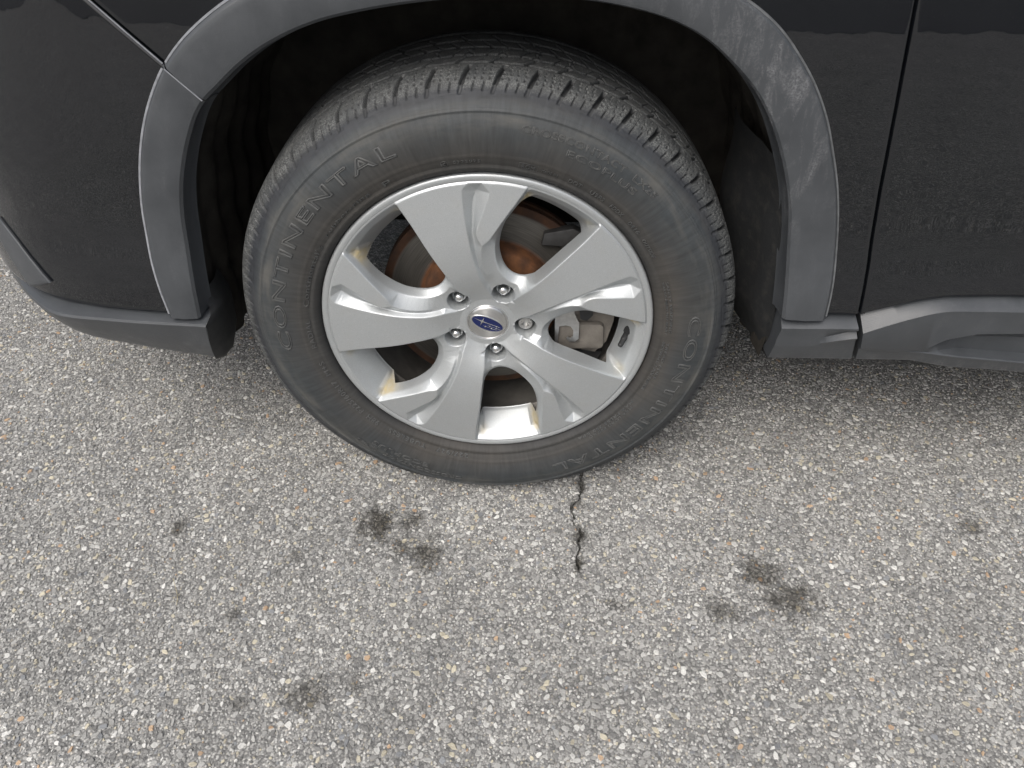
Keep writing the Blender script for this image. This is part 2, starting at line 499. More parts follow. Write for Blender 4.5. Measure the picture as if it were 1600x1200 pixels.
def build_stones():
    def region(x, y):                       # what the picture can see of the road, with a margin
        return (x > -.74-.50*(y+.5)) & (x < .86+.30*(y+.5)) & (y > -.62) & (y < .72) & ~((y > .36) & (x > .60))
    def layer(sp, rmin, rmax, keep, prev):
        nx, ny = int(3.4/sp), int(1.9/sp)
        gx, gy = np.meshgrid(np.arange(nx), np.arange(ny))
        x = -1.7+(gx+.5*(gy % 2))*sp+rng.uniform(-.34, .34, gx.shape)*sp
        y = -.82+gy*sp+rng.uniform(-.34, .34, gx.shape)*sp
        r = rmin+(rmax-rmin)*rng.random(gx.shape)**1.6
        ok = (rng.random(gx.shape) < keep) & region(x, y) & (crack_dist(x, y) > r*.75)
        for (px, py, pr, cell) in prev:      # stay clear of the bigger stones
            d = {}
            ci = np.floor(px/cell).astype(int); cj = np.floor(py/cell).astype(int)
            I0, J0 = ci.min()-2, cj.min()-2
            H = np.full((ci.max()-I0+4, cj.max()-J0+4, 3), -1)
            cnt = np.zeros(H.shape[:2], int)
            for k, (a, b) in enumerate(zip(ci-I0, cj-J0)):
                if cnt[a, b] < 3:
                    H[a, b, cnt[a, b]] = k; cnt[a, b] += 1
            qi = np.clip(np.floor(x/cell).astype(int)-I0, 1, H.shape[0]-2); qj = np.clip(np.floor(y/cell).astype(int)-J0, 1, H.shape[1]-2)
            for da in (-1, 0, 1):
                for db in (-1, 0, 1):
                    for s in range(3):
                        k = H[qi+da, qj+db, s]
                        dd = np.hypot(x-px[k], y-py[k])
                        ok &= ~((k >= 0) & (dd < .92*(r+pr[k])))
        return x[ok], y[ok], r[ok]
    l1 = layer(.0098, .0023, .0052, .66, [])
    l2 = layer(.0053, .0013, .0026, .90, [(*l1, .0098)])
    Vs, F4s, F3s, Cs = [], [], [], []
    off = 0
    for (x, y, r), n in ((l1, 7), (l2, 6)):
        k = len(x)
        a = (np.arange(n)+rng.uniform(-.32, .32, (k, n)))*2*PI/n
        rad = r[:, None]*rng.uniform(.66, 1.22, (k, n))
        ex = 1+rng.random(k)*.95
        rot = rng.uniform(0, PI, k)
        lx = rad*np.cos(a)*np.sqrt(ex)[:, None]; ly = rad*np.sin(a)/np.sqrt(ex)[:, None]
        c, s = np.cos(rot)[:, None], np.sin(rot)[:, None]
        dx, dy = lx*c-ly*s, lx*s+ly*c
        h = rng.uniform(.0004, .0017, k)+.06*r
        tx, ty = rng.normal(0, .07, (2, k))
        tf = rng.uniform(.70, .88, (k, 1))
        bot = np.stack([x[:, None]+dx, y[:, None]+dy, np.full((k, n), -.0004)], -1)
        top = np.stack([x[:, None]+dx*tf, y[:, None]+dy*tf, h[:, None]+tx[:, None]*dx+ty[:, None]*dy], -1)
        Vs.append(np.concatenate([bot, top], 1).reshape(-1, 3))
        b0 = off+np.arange(k)[:, None]*2*n
        i = np.arange(n)[None]; j = (i+1) % n
        F4s.append(np.stack([b0+i, b0+j, b0+n+j, b0+n+i], -1).reshape(-1, 4))
        fan = [np.stack([b0[:, 0]+n, b0[:, 0]+n+t, b0[:, 0]+n+t+1], -1) for t in range(1, n-1)]
        F3s.append(np.concatenate(fan))
        off += k*2*n
        kind = rng.random(k)
        g = np.where(kind < .58, rng.uniform(.22, .35, k), np.where(kind < .88, rng.uniform(.36, .60, k), rng.uniform(.11, .19, k)))
        col = np.stack([g*1.015, g*1.005, g*.955], -1)*1.08
        col = col*.93+.050
        tan = rng.random(k)
        t1 = (tan < .07)[:, None]; t2 = ((tan > .07) & (tan < .088))[:, None]; t3 = ((tan > .105) & (tan < .16))[:, None]
        m = rng.uniform(.75, 1.2, (k, 1))
        col = np.where(t1, np.array([.50, .46, .36])*m, col)
        col = np.where(t2, np.array([.46, .33, .22])*m, col)
        col = np.where(t3, np.array([.30, .31, .32])*m*.8, col)
        Cs.append(np.repeat(col, 2*n, axis=0))
    me = np_mesh('asphalt_stones', np.concatenate(Vs), np.concatenate(F4s), np.concatenate(F3s), smooth=False)
    C = np.concatenate(Cs)
    at = me.color_attributes.new('col', 'FLOAT_COLOR', 'POINT')
    at.data.foreach_set('color', np.concatenate([C, np.ones((len(C), 1))], 1).astype(np.float32).ravel())
    o = obj('asphalt_stones', me, MT['stone'])
    o['kind'] = 'stuff'; o['label'] = 'pale and grey aggregate stones set in the worn asphalt'; o['category'] = 'gravel'
build_stones()

# ------------------------------------------------------------------ the car
car = empty('car', None, (0, .9, 0))
car['label'] = 'black car with grey plastic wheel arch trim and silver five spoke wheel'
car['category'] = 'car'
CO = (0, -.9, 0)                              # so that parts can be given in world coordinates

# plan curve of the lower body: y of the painted side for each x
PXY = np.array([(-1.02, 1.0), (-.985, .72), (-.945, .55), (-.90, .42), (-.86, .31), (-.806, .205), (-.729, .103), (-.669, .054), (-.627, .029), (-.56, .008), (-.49, -.003), (-.39, -.010), (-.2, -.012), (.5, -.012), (1.0, -.010), (2.2, .0)])
_pc = cr(PXY, 900)
def body_y(x, z):
    y = np.interp(x, _pc[:, 0], _pc[:, 1])
    y = y+.16*np.clip(z-.60, 0, 1)**2-.010*sstep(.50, .40, z)
    # the bumper leans back towards the top of its corner
    y = y+.75*np.clip(-.45-x, 0, .5)*np.clip(z-.58, 0, .5)
    return y

def sheet(name, poly, yfun, mat, parent, step=.016, depth=.014, round_=.0022, inside_pts=None):
    """a panel whose outline is given in (x, z); it follows yfun, its edges roll inwards"""
    P = np.array(poly, float)
    # resample the outline
    Q = []
    for i in range(len(P)):
        a, b = P[i], P[(i+1) % len(P)]
        k = max(1, int(np.linalg.norm(b-a)/step))
        for t in range(k): Q.append(a+(b-a)*t/k)
    Q = np.array(Q)
    ar = 0.5*np.sum(Q[:, 0]*np.roll(Q[:, 1], -1)-np.roll(Q[:, 0], -1)*Q[:, 1])
    if ar < 0: Q = Q[::-1]
    n = len(Q)
    tan = np.roll(Q, -1, 0)-np.roll(Q, 1, 0); tan /= np.linalg.norm(tan, axis=1)[:, None]+1e-12
    nin = np.stack([-tan[:, 1], tan[:, 0]], 1)
    I = Q+nin*round_
    I2 = Q+nin*(round_+.0035)
    x0, z0 = Q.min(0); x1, z1 = Q.max(0)
    gx, gz = np.meshgrid(np.arange(x0, x1, step), np.arange(z0, z1, step))
    G = np.stack([gx.ravel(), gz.ravel()], 1)
    ins = np.zeros(len(G), bool)
    dmin = np.full(len(G), 9.0)
    for i in range(n):
        a, b = Q[i], Q[(i+1) % n]
        c = ((a[1] > G[:, 1]) != (b[1] > G[:, 1]))
        with np.errstate(divide='ignore', invalid='ignore'):
            xx = (b[0]-a[0])*(G[:, 1]-a[1])/(b[1]-a[1])+a[0]
        ins ^= c & (G[:, 0] < xx)
        ab = b-a; t = np.clip(((G-a)@ab)/(ab@ab+1e-15), 0, 1)
        dmin = np.minimum(dmin, np.linalg.norm(G-a-t[:, None]*ab, axis=1))
    G = G[ins & (dmin > step*.8)]
    pts = [Vector(p) for p in np.concatenate([I, I2, G])]
    v, e, f, *_ = delaunay_2d_cdt(pts, [(i, (i+1) % n) for i in range(n)]+[(n+i, n+(i+1) % n) for i in range(n)], [], 1, 1e-7)
    bm = bmesh.new()
    vs = [bm.verts.new((p.x, float(yfun(p.x, p.y)), p.y)) for p in v]
    for t in f:
        bm.faces.new([vs[i] for i in t])
    # rolled edge
    bnd = [ed for ed in bm.edges if len(ed.link_faces) == 1]
    key = {}
    for i in range(n): key[(round(I[i][0], 6), round(I[i][1], 6))] = i
    ring1, ring2 = {}, {}
    for ed in bnd:
        for vv in ed.verts:
            if vv in ring1: continue
            k = key.get((round(vv.co.x, 6), round(vv.co.z, 6)))
            if k is None: k = int(np.argmin((I[:, 0]-vv.co.x)**2+(I[:, 1]-vv.co.z)**2))
            ring1[vv] = bm.verts.new((Q[k][0], float(yfun(Q[k][0], Q[k][1]))+round_*.9, Q[k][1]))
            ring2[vv] = bm.verts.new((Q[k][0], float(yfun(Q[k][0], Q[k][1]))+depth, Q[k][1]))
    for ed in bnd:
        a, b = ed.verts
        bm.faces.new((a, b, ring1[b], ring1[a])); bm.faces.new((ring1[a], ring1[b], ring2[b], ring2[a]))
    bmesh.ops.recalc_face_normals(bm, faces=bm.faces)
    o = bm_obj(name, bm, mat, parent, 50, CO)
    return o

def loft(name, rows, mat, parent, smooth=35, close_ends=False):
    """rows: equally long lists of (x, y, z); neighbouring rows are joined"""
    bm = bmesh.new()
    G = [[bm.verts.new(p) for p in r] for r in rows]
    for a, b in zip(G[:-1], G[1:]):
        for i in range(len(a)-1):
            bm.faces.new((a[i], a[i+1], b[i+1], b[i]))
    if close_ends:
        for k in (0, -1):
            bm.faces.new([g[k] for g in G])
    return bm_obj(name, bm, mat, parent, smooth, CO)

def scuff_attr(o, fn):
    me = o.data
    co = np.empty(len(me.vertices)*3, np.float32); me.vertices.foreach_get('co', co)
    co = co.reshape(-1, 3)
    at = me.attributes.new('scuff', 'FLOAT', 'POINT')
    at.data.foreach_set('value', fn(co[:, 0], co[:, 1], co[:, 2]).astype(np.float32))

# --- painted panels
GAP = np.array([(.447, 1.0), (.448, .86), (.4535, .773), (.4615, .703), (.4715, .624), (.4795, .561), (.4945, .462), (.5015, .387)])
archmid = [(.428, .388), (.424, .46), (.412, .53), (.385, .61), (.335, .69), (.275, .748), (.2, .782), (.1, .801), (0, .806), (-.1, .800), (-.2, .772), (-.275, .735), (-.328, .690)]
fender = [(-.3515, .7035), (-.4175, .7695), (-.53, .875), (-.64, 1.0)] + [(x-.0013, z) for x, z in GAP] + archmid
sheet('fender', fender, body_y, MT['paint'], car)
bump_mid = [(-.330, .686), (-.368, .637), (-.398, .572), (-.410, .505), (-.412, .435), (-.414, .3675)]
bumper = [(-.3525, .7005), *bump_mid, (-.55, .3665), (-.70, .3665), (-.95, .3665), (-1.01, .38), (-1.01, 1.0), (-.645, 1.0), (-.533, .873), (-.4195, .7675)]
sheet('front_bumper', bumper, body_y, MT['paint'], car)
SILL_TOP = np.array([(.507, .384), (.536, .394), (.572, .406), (.609, .413), (.66, .4145), (.713, .415), (1.5, .418)])
door = [(x+.0013, z) for x, z in GAP]+[(x, z+.0045) for x, z in SILL_TOP]+[(1.5, 1.0)]
sheet('door', door, lambda x, z: body_y(x, z)+.0035*math.exp(-((z-.50)/.06)**2)*float(sstep(.52, .75, x)), MT['paint'], car, step=.02)

# --- wheel arch trim: a swept section between the outer and the inner edge
OUT = [(-.4385, .3645), (-.440, .410), (-.440, .459), (-.4325, .518), (-.4245, .552), (-.412, .592), (-.395, .632), (-.374, .669), (-.350, .7015), (-.3255, .726), (-.295, .749), (-.256, .772), (-.19, .800), (-.1, .823), (0, .831), (.1, .826), (.2, .803), (.280, .771), (.318, .745), (.347, .715), (.369, .687), (.391, .650), (.407, .614), (.4255, .566), (.442, .505), (.4515, .450), (.4565, .3825)]
INN = [(-.3945, .3645), (-.390, .411), (-.386, .460), (-.381, .507), (-.371, .551), (-.359, .585), (-.342, .621), (-.326, .648), (-.3135, .6625), (-.296, .677), (-.270, .698), (-.232, .722), (-.177, .745), (-.110, .760), (-.03, .770), (.05, .773), (.13, .768), (.205, .751), (.241, .734), (.272, .711), (.300, .685), (.324, .654), (.344, .618), (.3605, .580), (.374, .539), (.3845, .485), (.3985, .3825)]
def arch_trim(name, i0, i1, ext0=0.0, ext1=0.0, n=90):
    A = cr(OUT, 27*24)
    B = cr(INN, 27*24)
    # matching parameter along the index of the control points
    def at(curve, pts):
        pts = np.array(pts)
        idx = [int(np.argmin(((curve-p)**2).sum(1))) for p in pts]
        return np.interp(np.linspace(i0, i1, n), np.arange(len(pts)), idx)
    ia, ib = at(A, OUT), at(B, INN)
    a = np.stack([np.interp(ia, np.arange(len(A)), A[:, k]) for k in (0, 1)], 1)
    b = np.stack([np.interp(ib, np.arange(len(B)), B[:, k]) for k in (0, 1)], 1)
    d = a-b
    L = np.linalg.norm(d, axis=1)[:, None]
    u = d/L
    def row(p, y):
        return [(q[0], float(body_y(q[0], q[1]))+.012+y, q[1]) for q in p]
    rows = [row(a+u*.0015, -.006), row(a+u*.0010, -.0135), row(a-u*.0044, -.0206), row(a-u*.0056, -.0212), row(a-u*.012, -.0214), row(a*.5+b*.5, -.0222), row(b+u*.010, -.0206), row(b+u*.0035, -.0190), row(b, -.0150), row(b-u*.0005, -.004), row(b-u*.003, .014), row(b-u*.005, .018), row(b+u*.002, .026)]
    return loft(name, rows, MT['trim'], car, 26)
plain('pale_glint_edge', (.24, .25, .27), .35, 0, .25, 120)  # sky glint along the edges, with some wear, put into the colour
plain('worn_glint_edge', (.10, .105, .11), .35, 0, .4, 60)  # dimmer copy of the painted-in glint for the worn rear edge
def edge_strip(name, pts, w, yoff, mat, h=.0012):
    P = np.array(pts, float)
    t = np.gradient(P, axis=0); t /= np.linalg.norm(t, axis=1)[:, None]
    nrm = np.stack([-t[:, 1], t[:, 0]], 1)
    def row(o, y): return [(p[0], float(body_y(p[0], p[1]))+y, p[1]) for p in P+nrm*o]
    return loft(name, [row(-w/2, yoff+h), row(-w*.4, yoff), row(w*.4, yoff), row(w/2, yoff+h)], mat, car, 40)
_A = cr(OUT, 27*24)
_k = int(np.argmin(((_A-np.array(OUT[8]))**2).sum(1)))
edge_strip('trim_edge_glint', _A[2:_k-1], .0030, -.0052, MT['pale_glint_edge'], .004)
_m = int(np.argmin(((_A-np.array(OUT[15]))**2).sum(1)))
edge_strip('trim_edge_glint', _A[_k+2:_m], .0026, -.0052, MT['pale_glint_edge'], .004)
edge_strip('trim_edge_glint', _A[_m:-2], .0026, -.0052, MT['worn_glint_edge'], .004)
edge_strip('panel_edge_glint', np.linspace((-.3535, .7012), (-.4185, .7672), 30), .0014, -.0006, MT['pale_glint_edge'])
edge_strip('panel_edge_glint', np.linspace((-.4187, .7674), (-.532, .8725), 30), .0014, -.0006, MT['pale_glint_edge'])
edge_strip('panel_edge_glint', np.linspace((-.3490, .6985), (-.3150, .6640), 20), .0013, -.0102, MT['pale_glint_edge'])
f1 = arch_trim('wheel_arch_trim', 0, 7.97, n=60)
f1['label'] = 'short front section of the grey wheel arch trim'
f2 = arch_trim('wheel_arch_trim', 8.03, 26, n=140)
f2['label'] = 'long arched section of the grey wheel arch trim, scuffed'
scuff_attr(f1, lambda x, y, z: .10+.0*x)
scuff_attr(f2, lambda x, y, z: .08+.40*np.exp(-((x-.30)/.10)**2-((z-.68)/.10)**2)+.35*sstep(.15, .25, x)*sstep(.5, .62, z)+.5*np.exp(-((x-.375)/.012)**2-((z-.55)/.04)**2))

# --- lower bumper trim: an upward facing ledge and the valance below it
BT = [(-.385, -.014, .362), (-.49, -.006, .362), (-.588, .008, .362), (-.627, .024, .362), (-.669, .053, .362), (-.729, .098, .362), (-.806, .205, .362), (-.86, .31, .362), (-.95, .56, .362)]
BM = [(-.388, -.032, .3545), (-.524, -.022, .3545), (-.611, -.008, .3545), (-.639, .009, .3545), (-.678, .043, .3545), (-.718, .088, .3545), (-.788, .177, .3545), (-.858, .287, .3545), (-.958, .537, .3545)]
BB = [(-.405, .000, .272), (-.470, .013, .272), (-.536, .027, .272), (-.635, .055, .272), (-.690, .090, .272), (-.745, .133, .272), (-.814, .203, .272), (-.880, .289, .272), (-.96, .52, .272)]
t_, m_, b_ = cr(BT, 60), cr(BM, 60), cr(BB, 60)
yo = np.array([0, 1, 0])
off = lambda P, y, z: [tuple(p+np.array([0, y, z])) for p in P]
bt = loft('bumper_trim', [off(t_, .02, .001), off(t_, 0, 0), off(m_*.88+t_*.12, 0, .0012), off(m_, .0005, -.0012), off(m_, .002, -.005), off(m_*.55+b_*.45, -.003, 0), off(b_, -.001, .006), off(b_, .004, .0), off(b_, .05, .002)], MT['trim'], car, 30)
bt['label'] = 'grey lower bumper trim with a pale ledge'
scuff_attr(bt, lambda x, y, z: .10+.55*sstep(.34, .29, z))
# closing cheek at the wheel side
def end_flange():
    o_ = np.array([(-.399, .004, .392), (-.391, .000, .368), tuple(t_[0]), tuple(m_[0]), tuple(m_[0]*.6+b_[0]*.4+np.array([0, -.003, 0])), tuple(m_[0]*.3+b_[0]*.7+np.array([0, -.003, 0])), tuple(b_[0]), (-.404, .012, .264)])
    i_ = np.array([(-.388, .034, .392), (-.383, .036, .372), (-.380, .038, .360), (-.379, .038, .348), (-.380, .038, .322), (-.383, .038, .295), (-.391, .036, .268), (-.400, .030, .260)])
    f_ = lambda P: np.stack([np.interp(np.linspace(0, 7, 36), np.arange(8), P[:, k]) for k in range(3)], 1)
    o_, i_ = f_(o_), f_(i_)
    m_2 = (o_+i_)/2+np.array([.004, 0, 0])
    loft('bumper_end_flange', [[tuple(p) for p in r] for r in (o_, o_*.8+i_*.2+np.array([.003, 0, 0]), m_2, i_, i_+np.array([-.006, .03, 0]))], MT['black_rubber'], car, 60)
end_flange()
fog = [(-.672, .473), (-.647, .449), (-.625, .421), (-.609, .396), (-.664, .3705), (-.683, .405), (-.697, .441), (-.70, .455)]
fg = sheet('fog_lamp_trim', fog, lambda x, z: body_y(x, z)-.0045, MT['trim'], car, .01, .010, .002)
scuff_attr(fg, lambda x, y, z: .05+0*x)

# --- sill trim on the right
def sill(name, x0, x1, n, recess):
    xs = np.linspace(x0, x1, n)
    if recess:
        T = cr([(.505, -.012, .384), (.536, -.012, .394), (.572, -.012, .406), (.609, -.012, .413), (.66, -.012, .4148), (.713, -.012, .415), (1.5, -.012, .418)], 300)
        C = cr([(.505, -.031, .3625), (.535, -.031, .3755), (.570, -.031, .389), (.606, -.031, .400), (.66, -.031, .402), (.709, -.031, .402), (1.5, -.031, .405)], 300)
    else:
        T = np.array([(.3, -.012, .378), (.402, -.012, .3795), (.60, -.012, .385)])
        C = np.array([(.3, -.031, .368), (.398, -.031, .369), (.60, -.031, .372)])
    B = np.array([(.3, -.010, .301), (.521, -.010, .302), (.592, -.010, .302), (.652, -.010, .292), (.768, -.010, .284), (1.5, -.010, .272)])
    ip = lambda P, k: np.interp(xs, P[:, 0], P[:, k])
    tz, cz, bz = ip(T, 2), ip(C, 2), ip(B, 2)
    X = lambda y, z: [(x+.22*(.384-zz)*float(sstep(.44, .50, x)*(1-sstep(.53, .66, x))), yy, zz) for x, yy, zz in zip(xs, np.broadcast_to(y, xs.shape), z)]
    rows = [X(.004, tz+.001), X(-.012, tz), X(-.029, cz+.0012), X(-.0308, cz-.0008), X(-.0305, cz-.004)]
    if recess:
        k = sstep(.600, .672, xs)
        rt = np.interp(xs, [.5, .600, .626, .669, .728, 1.5], [.325, .331, .349, .360, .362, .364])
        lt = np.interp(xs, [.5, .604, .662, .754, 1.5], [.329, .324, .317, .309, .270])
        rt = np.maximum(rt, lt+.003)
        rows += [X(-.0265, rt+.002), X(-.0240+.001*k, rt-.001), X(-.0215+.0170*k, lt+(rt-lt)*.62), X(-.0205+.0175*k, lt+.002+.002*k), X(-.0185, lt+.0005), X(-.0195, lt-.0015), X(-.0178, lt-.004), X(-.0120, bz+.004)]
    else:
        crease = sstep(.43, .51, xs)          # the faint ridge running into the gap
        zc = .333+.018*sstep(.43, .51, xs)
        rows += [X(-.0235+.002*crease, zc+.010), X(-.0232-.006*crease, zc+.002), X(-.0205-.002*crease, zc-.006), X(-.0125, bz+.006)]
    rows += [X(-.0095, bz), X(.03, bz-.004)]
    o = loft(name, rows, MT['trim'], car, 40, close_ends=True)
    scuff_attr(o, lambda x, y, z: .08+.95*sstep(.312, .296, z)+.0*x)
    return o
s1 = sill('sill_trim', .4005, .5000, 24, False)
s1['label'] = 'short grey trim block below the fender'
s2 = sill('sill_trim', .5065, 1.5, 130, True)
s2['label'] = 'long grey door sill trim with a recessed pocket'

# --- wheel liner: ridged plastic arch behind the trim
def build_liner():
    B = cr(INN, 160)
    d = np.stack([B[:, 0]-0, B[:, 1]-.36], 1); d /= np.linalg.norm(d, axis=1)[:, None]
    lowL = np.stack([np.linspace(-.400, -.396, 14), np.linspace(.262, .36, 14)], 1)
    lowR = np.stack([np.linspace(.400, .392, 14), np.linspace(.385, .285, 14)], 1)
    P = np.concatenate([lowL, B+d*.006, lowR])
    dd = np.concatenate([np.tile([-1.0, 0], (14, 1)), d, np.tile([1.0, 0], (14, 1))])
    ys = np.linspace(.012, .330, 60)
    s = np.concatenate([[0], np.cumsum(np.linalg.norm(np.diff(P, axis=0), axis=1))])
    V = []
    for y in ys:
        t = (y-.012)/.318
        bulge = .030*np.sin(min(1, t*1.6)*PI)*0+.022*t
        rib = .004*np.sin(y*110)*sstep(.02, .08, y)+.003*np.sin(s*60+y*20)*sstep(.05, .15, y)
        V.append(np.stack([P[:, 0]+dd[:, 0]*(.004-bulge+rib), np.full(len(P), y), P[:, 1]+dd[:, 1]*(.004-bulge+rib)], 1))
    V = np.concatenate(V)
    F = grid_faces(len(ys), len(P))
    me = np_mesh('wheel_liner', V, F)
    o = obj('wheel_liner', me, MT['liner_plastic'], car, CO)
    # inner wall of the wheel well
    bm = bmesh.new()
    add_box(bm, (0, .335, .62), (1.0, .02, .58))
    bm_obj('inner_well_panel', bm, MT['liner_plastic'], car, None, CO)
build_liner()

# muddy lip and flap at the rear of the well
def rear_flap():
    pts = cr([(.357, .59), (.374, .54), (.385, .48), (.394, .42), (.399, .37), (.4015, .32), (.405, .290)], 40)
    rows = []
    for k, (dx, y) in enumerate(((.0, .004), (-.006, .020), (-.014, .030), (-.020, .060), (-.034, .085), (-.052, .130), (-.050, .18))):
        taper = sstep(.62, .46, pts[:, 1])
        rows.append([(x+dx*(.35+.65*t)*(1-.5*float(sstep(.36, .29, z))), y, z-.25*y*(z < .33)*0) for (x, z), t in zip(pts, taper)])
    o = loft('mud_flap', rows, MT['flap'], car, 60)
    o['label'] = 'dusty dark flap at the rear of the wheel well'
a = Mat('muddy_plastic'); a.set(Roughness=.7)
a.base(a.mix(a.ramp(a.noise(60, 6, .7), [(.50, 0.0), (.80, .6)]), (.010, .011, .012), (.050, .046, .040)))
a.normal(a.bump(a.noise(180, 4), .5, .001))
MT['flap'] = a.m
rear_flap()

# --- underbody and the rest of the shell
def box_part(name, c, s, mat, rotz=0, bev=.006):
    bm = bmesh.new()
    add_box(bm, c, s)
    bevel(bm, bev, 2)
    return bm_obj(name, bm, mat, car, 40, CO)
box_part('engine_undercover', (-.545, .98, .315), (.29, 1.40, .02), MT['liner_plastic'])
box_part('floor_pan', (1.15, .92, .33), (1.48, 1.66, .03), MT['liner_plastic'])
box_part('crossmember', (-.01, .87, .36), (.80, 1.04, .05), MT['dark_steel'])
box_part('bonnet', (-.05, .92, 1.02), (2.0, 1.80, .03), MT['paint'])
box_part('far_side_panel', (.35, 1.79, .70), (2.6, .03, .64), MT['paint'])

# ------------------------------------------------------------------ wheel
WC = (0, 0, .338)
wheel = empty('wheel', car, (0, -.9, .338))
wheel['label'] = 'silver five spoke alloy wheel with a dusty tyre'

# --- spokes: a control net (r, angle, depth) triangulated, rasterised, softened and turned into one fine mesh
FK = np.array([.030, .036, .042, .055, .068, .080, .092, .105, .130, .150, .172, .195, .213, .2225])
FY = np.array([.0140, .0138, .0128, .0072, .0016, -.0026, -.0054, -.0072, -.0087, -.0082, -.0068, -.0050, -.0036, -.0028])
yf = lambda r: float(np.interp(r, FK, FY))
NR, NA = .0545, 137.6                           # lug nut circle

def control():
    pts, edges = [], []
    def add(poly, close=False, sub=3):
        P = np.array(poly, float)
        i0 = len(pts)
        if close:
            D = list(P)
        else:
            a = np.radians(P[:, 1])
            Q = np.stack([P[:, 0]*np.cos(a), P[:, 0]*np.sin(a), P[:, 2]], 1)
            ln = np.linalg.norm(np.diff(Q[:, :2], axis=0), axis=1).sum()
            Q = cr(Q, max(len(P), int(ln/.0026)+2))
            D = list(np.stack([np.hypot(Q[:, 0], Q[:, 1]), np.degrees(np.arctan2(Q[:, 1], Q[:, 0])), Q[:, 2]], 1))
        pts.extend(D)
        for i in range(len(D)-1): edges.append((i0+i, i0+i+1))
        if close: edges.append((i0+len(D)-1, i0))
    face = lambda L, dy=0.0: [(r, a, yf(r)+dy) for r, a in L]
    # blade edges
    A = [(.2218, 192.0), (.213, 192.1), (.19, 192.1), (.17, 192.3), (.15, 192.6), (.13, 192.8), (.11, 193.0), (.09, 193.2), (.078, 193.5), (.066, 193.8), (.056, 194.0), (.046, 194.6), (.040, 196.5)]
    add(face(A))
    B = [(.2218, 168.9), (.21, 169.4), (.19, 169.8), (.17, 170.0), (.15, 170.0), (.13, 169.9), (.115, 169.6), (.10, 168.7), (.09, 167.9), (.08, 166.4), (.07, 164.0), (.062, 161.4), (.055, 158.8), (.048, 156.6), (.042, 155.5)]
    add(face(B))
    # middle of the blade
    add(face([(.2205, 180.5), (.2, 180.8), (.17, 181.2), (.14, 181.4), (.11, 181.2), (.09, 180.4), (.07, 178.8), (.055, 177.0), (.042, 176.5)]))
    for w_, L_ in ((.25, [.2205, .213, .2, .17, .14, .11, .09, .07, .055]), (.75, [.2205, .213, .2, .17, .14, .11, .09, .07, .055])):
        Aa, Ba = np.array(A)[::-1], np.array(B)[::-1]
        add(face([(r, float(np.interp(r, Ba[:, 0], Ba[:, 1])*(1-w_)+np.interp(r, Aa[:, 0], Aa[:, 1])*w_)) for r in L_]))
    # blade side wall towards the hole (the hole belongs to the next sector)
    Ab = [(.2175, 192.7, .004), (.213, 192.9, .010), (.19, 192.9, .022), (.17, 193.1, .022), (.15, 193.5, .022), (.13, 193.8, .022), (.115, 194.2, .022), (.104, 195.0, .022)]
    add([(r, a+.5, .045) for r, a, y in Ab[2:]])
    add(Ab)
    # groove valley between blade and facet
    V = [(.2090, 164.6), (.200, 165.8), (.185, 166.8), (.17, 167.5), (.155, 168.2), (.140, 168.2), (.125, 167.9), (.11, 167.2), (.098, 166.2), (.088, 164.9), (.078, 162.6), (.070, 160.2)]
    dv = [.0105, .0108, .0106, .0102, .0096, .0086, .0078, .0072, .0070, .0072, .0072, .0075]
    add([(r, a, yf(r)+d) for (r, a), d in zip(V, dv)])
    # second valley line gives the groove a floor
    V2 = [(.2090, 164.6, .0106), (.200, 164.8, .0100), (.185, 165.7, .0098), (.17, 166.5, .0096), (.158, 167.1, .0092), (.146, 167.3, .0084), (.134, 167.0, .0074)]
    add([(r, a, yf(r)+d) for r, a, d in V2])
    # facet
    C = [(.2218, 158.7), (.21, 159.8), (.198, 160.9), (.183, 162.3), (.170, 164.0), (.160, 165.4), (.152, 165.9), (.145, 165.3), (.1375, 163.3)]
    add(face(C))
    D = [(.1375, 163.3), (.1435, 160.3), (.155, 157.4), (.1735, 154.1), (.19, 151.6), (.205, 149.7), (.2218, 148.0)]
    add(face(D))
    # ridge from the tip of the facet towards the nut pocket
    G2 = [(.1375, 163.3, yf(.1375)), (.125, 164.4, yf(.125)+.0022), (.11, 164.6, yf(.11)+.0035), (.098, 163.8, yf(.098)+.0045), (.086, 161.6, yf(.086)+.0060), (.076, 158.0, .0075)]
    add(G2)
    # hole wall: shoulder, then the edge, then the back
    D2 = [(.2190, 147.6, .0005), (.209, 148.0, .0035), (.185, 150.5, .0045), (.165, 153.3, .0055), (.150, 155.2, .0055), (.137, 156.2, .0055), (.125, 156.2, .0060), (.11, 155.0, .0065), (.095, 152.0, .0075), (.085, 147.0, .0085), (.0795, 141.0, .0095), (.0785, 134.5, .0095), (.0815, 127.5, .0075), (.0875, 122.3, .0025)]
    add(D2)
    E = [(.2040, 146.2, .0140), (.187, 149.2, .0190), (.168, 151.9, .0195), (.150, 153.4, .0195), (.137, 153.9, .0195), (.125, 153.7, .0195), (.11, 151.6, .0195), (.098, 147.6, .0195), (.0905, 141.8, .0195), (.0885, 135.0, .0195), (.0925, 128.0, .0190), (.1000, 124.0, .0180)]
    add(E)
    H = [(.1925, 145.6, .045), (.180, 148.6, .045), (.165, 150.6, .045), (.150, 151.9, .045), (.137, 152.2, .045), (.125, 151.9, .045), (.112, 149.8, .045), (.1005, 146.0, .045), (.0935, 141.0, .045), (.0918, 135.0, .045), (.0960, 128.8, .045), (.104, 123.2, .045)]
    add(H)
    # rim side of the hole: edge of the lip, a step, the barrel wall
    L0 = [(.2215, a, -.0006) for a in np.linspace(121.0, 147.6, 10)]
    add(L0)
    L1 = [(.2125, a, .0085) for a in np.linspace(121.8, 147.0, 10)]
    add(L1)
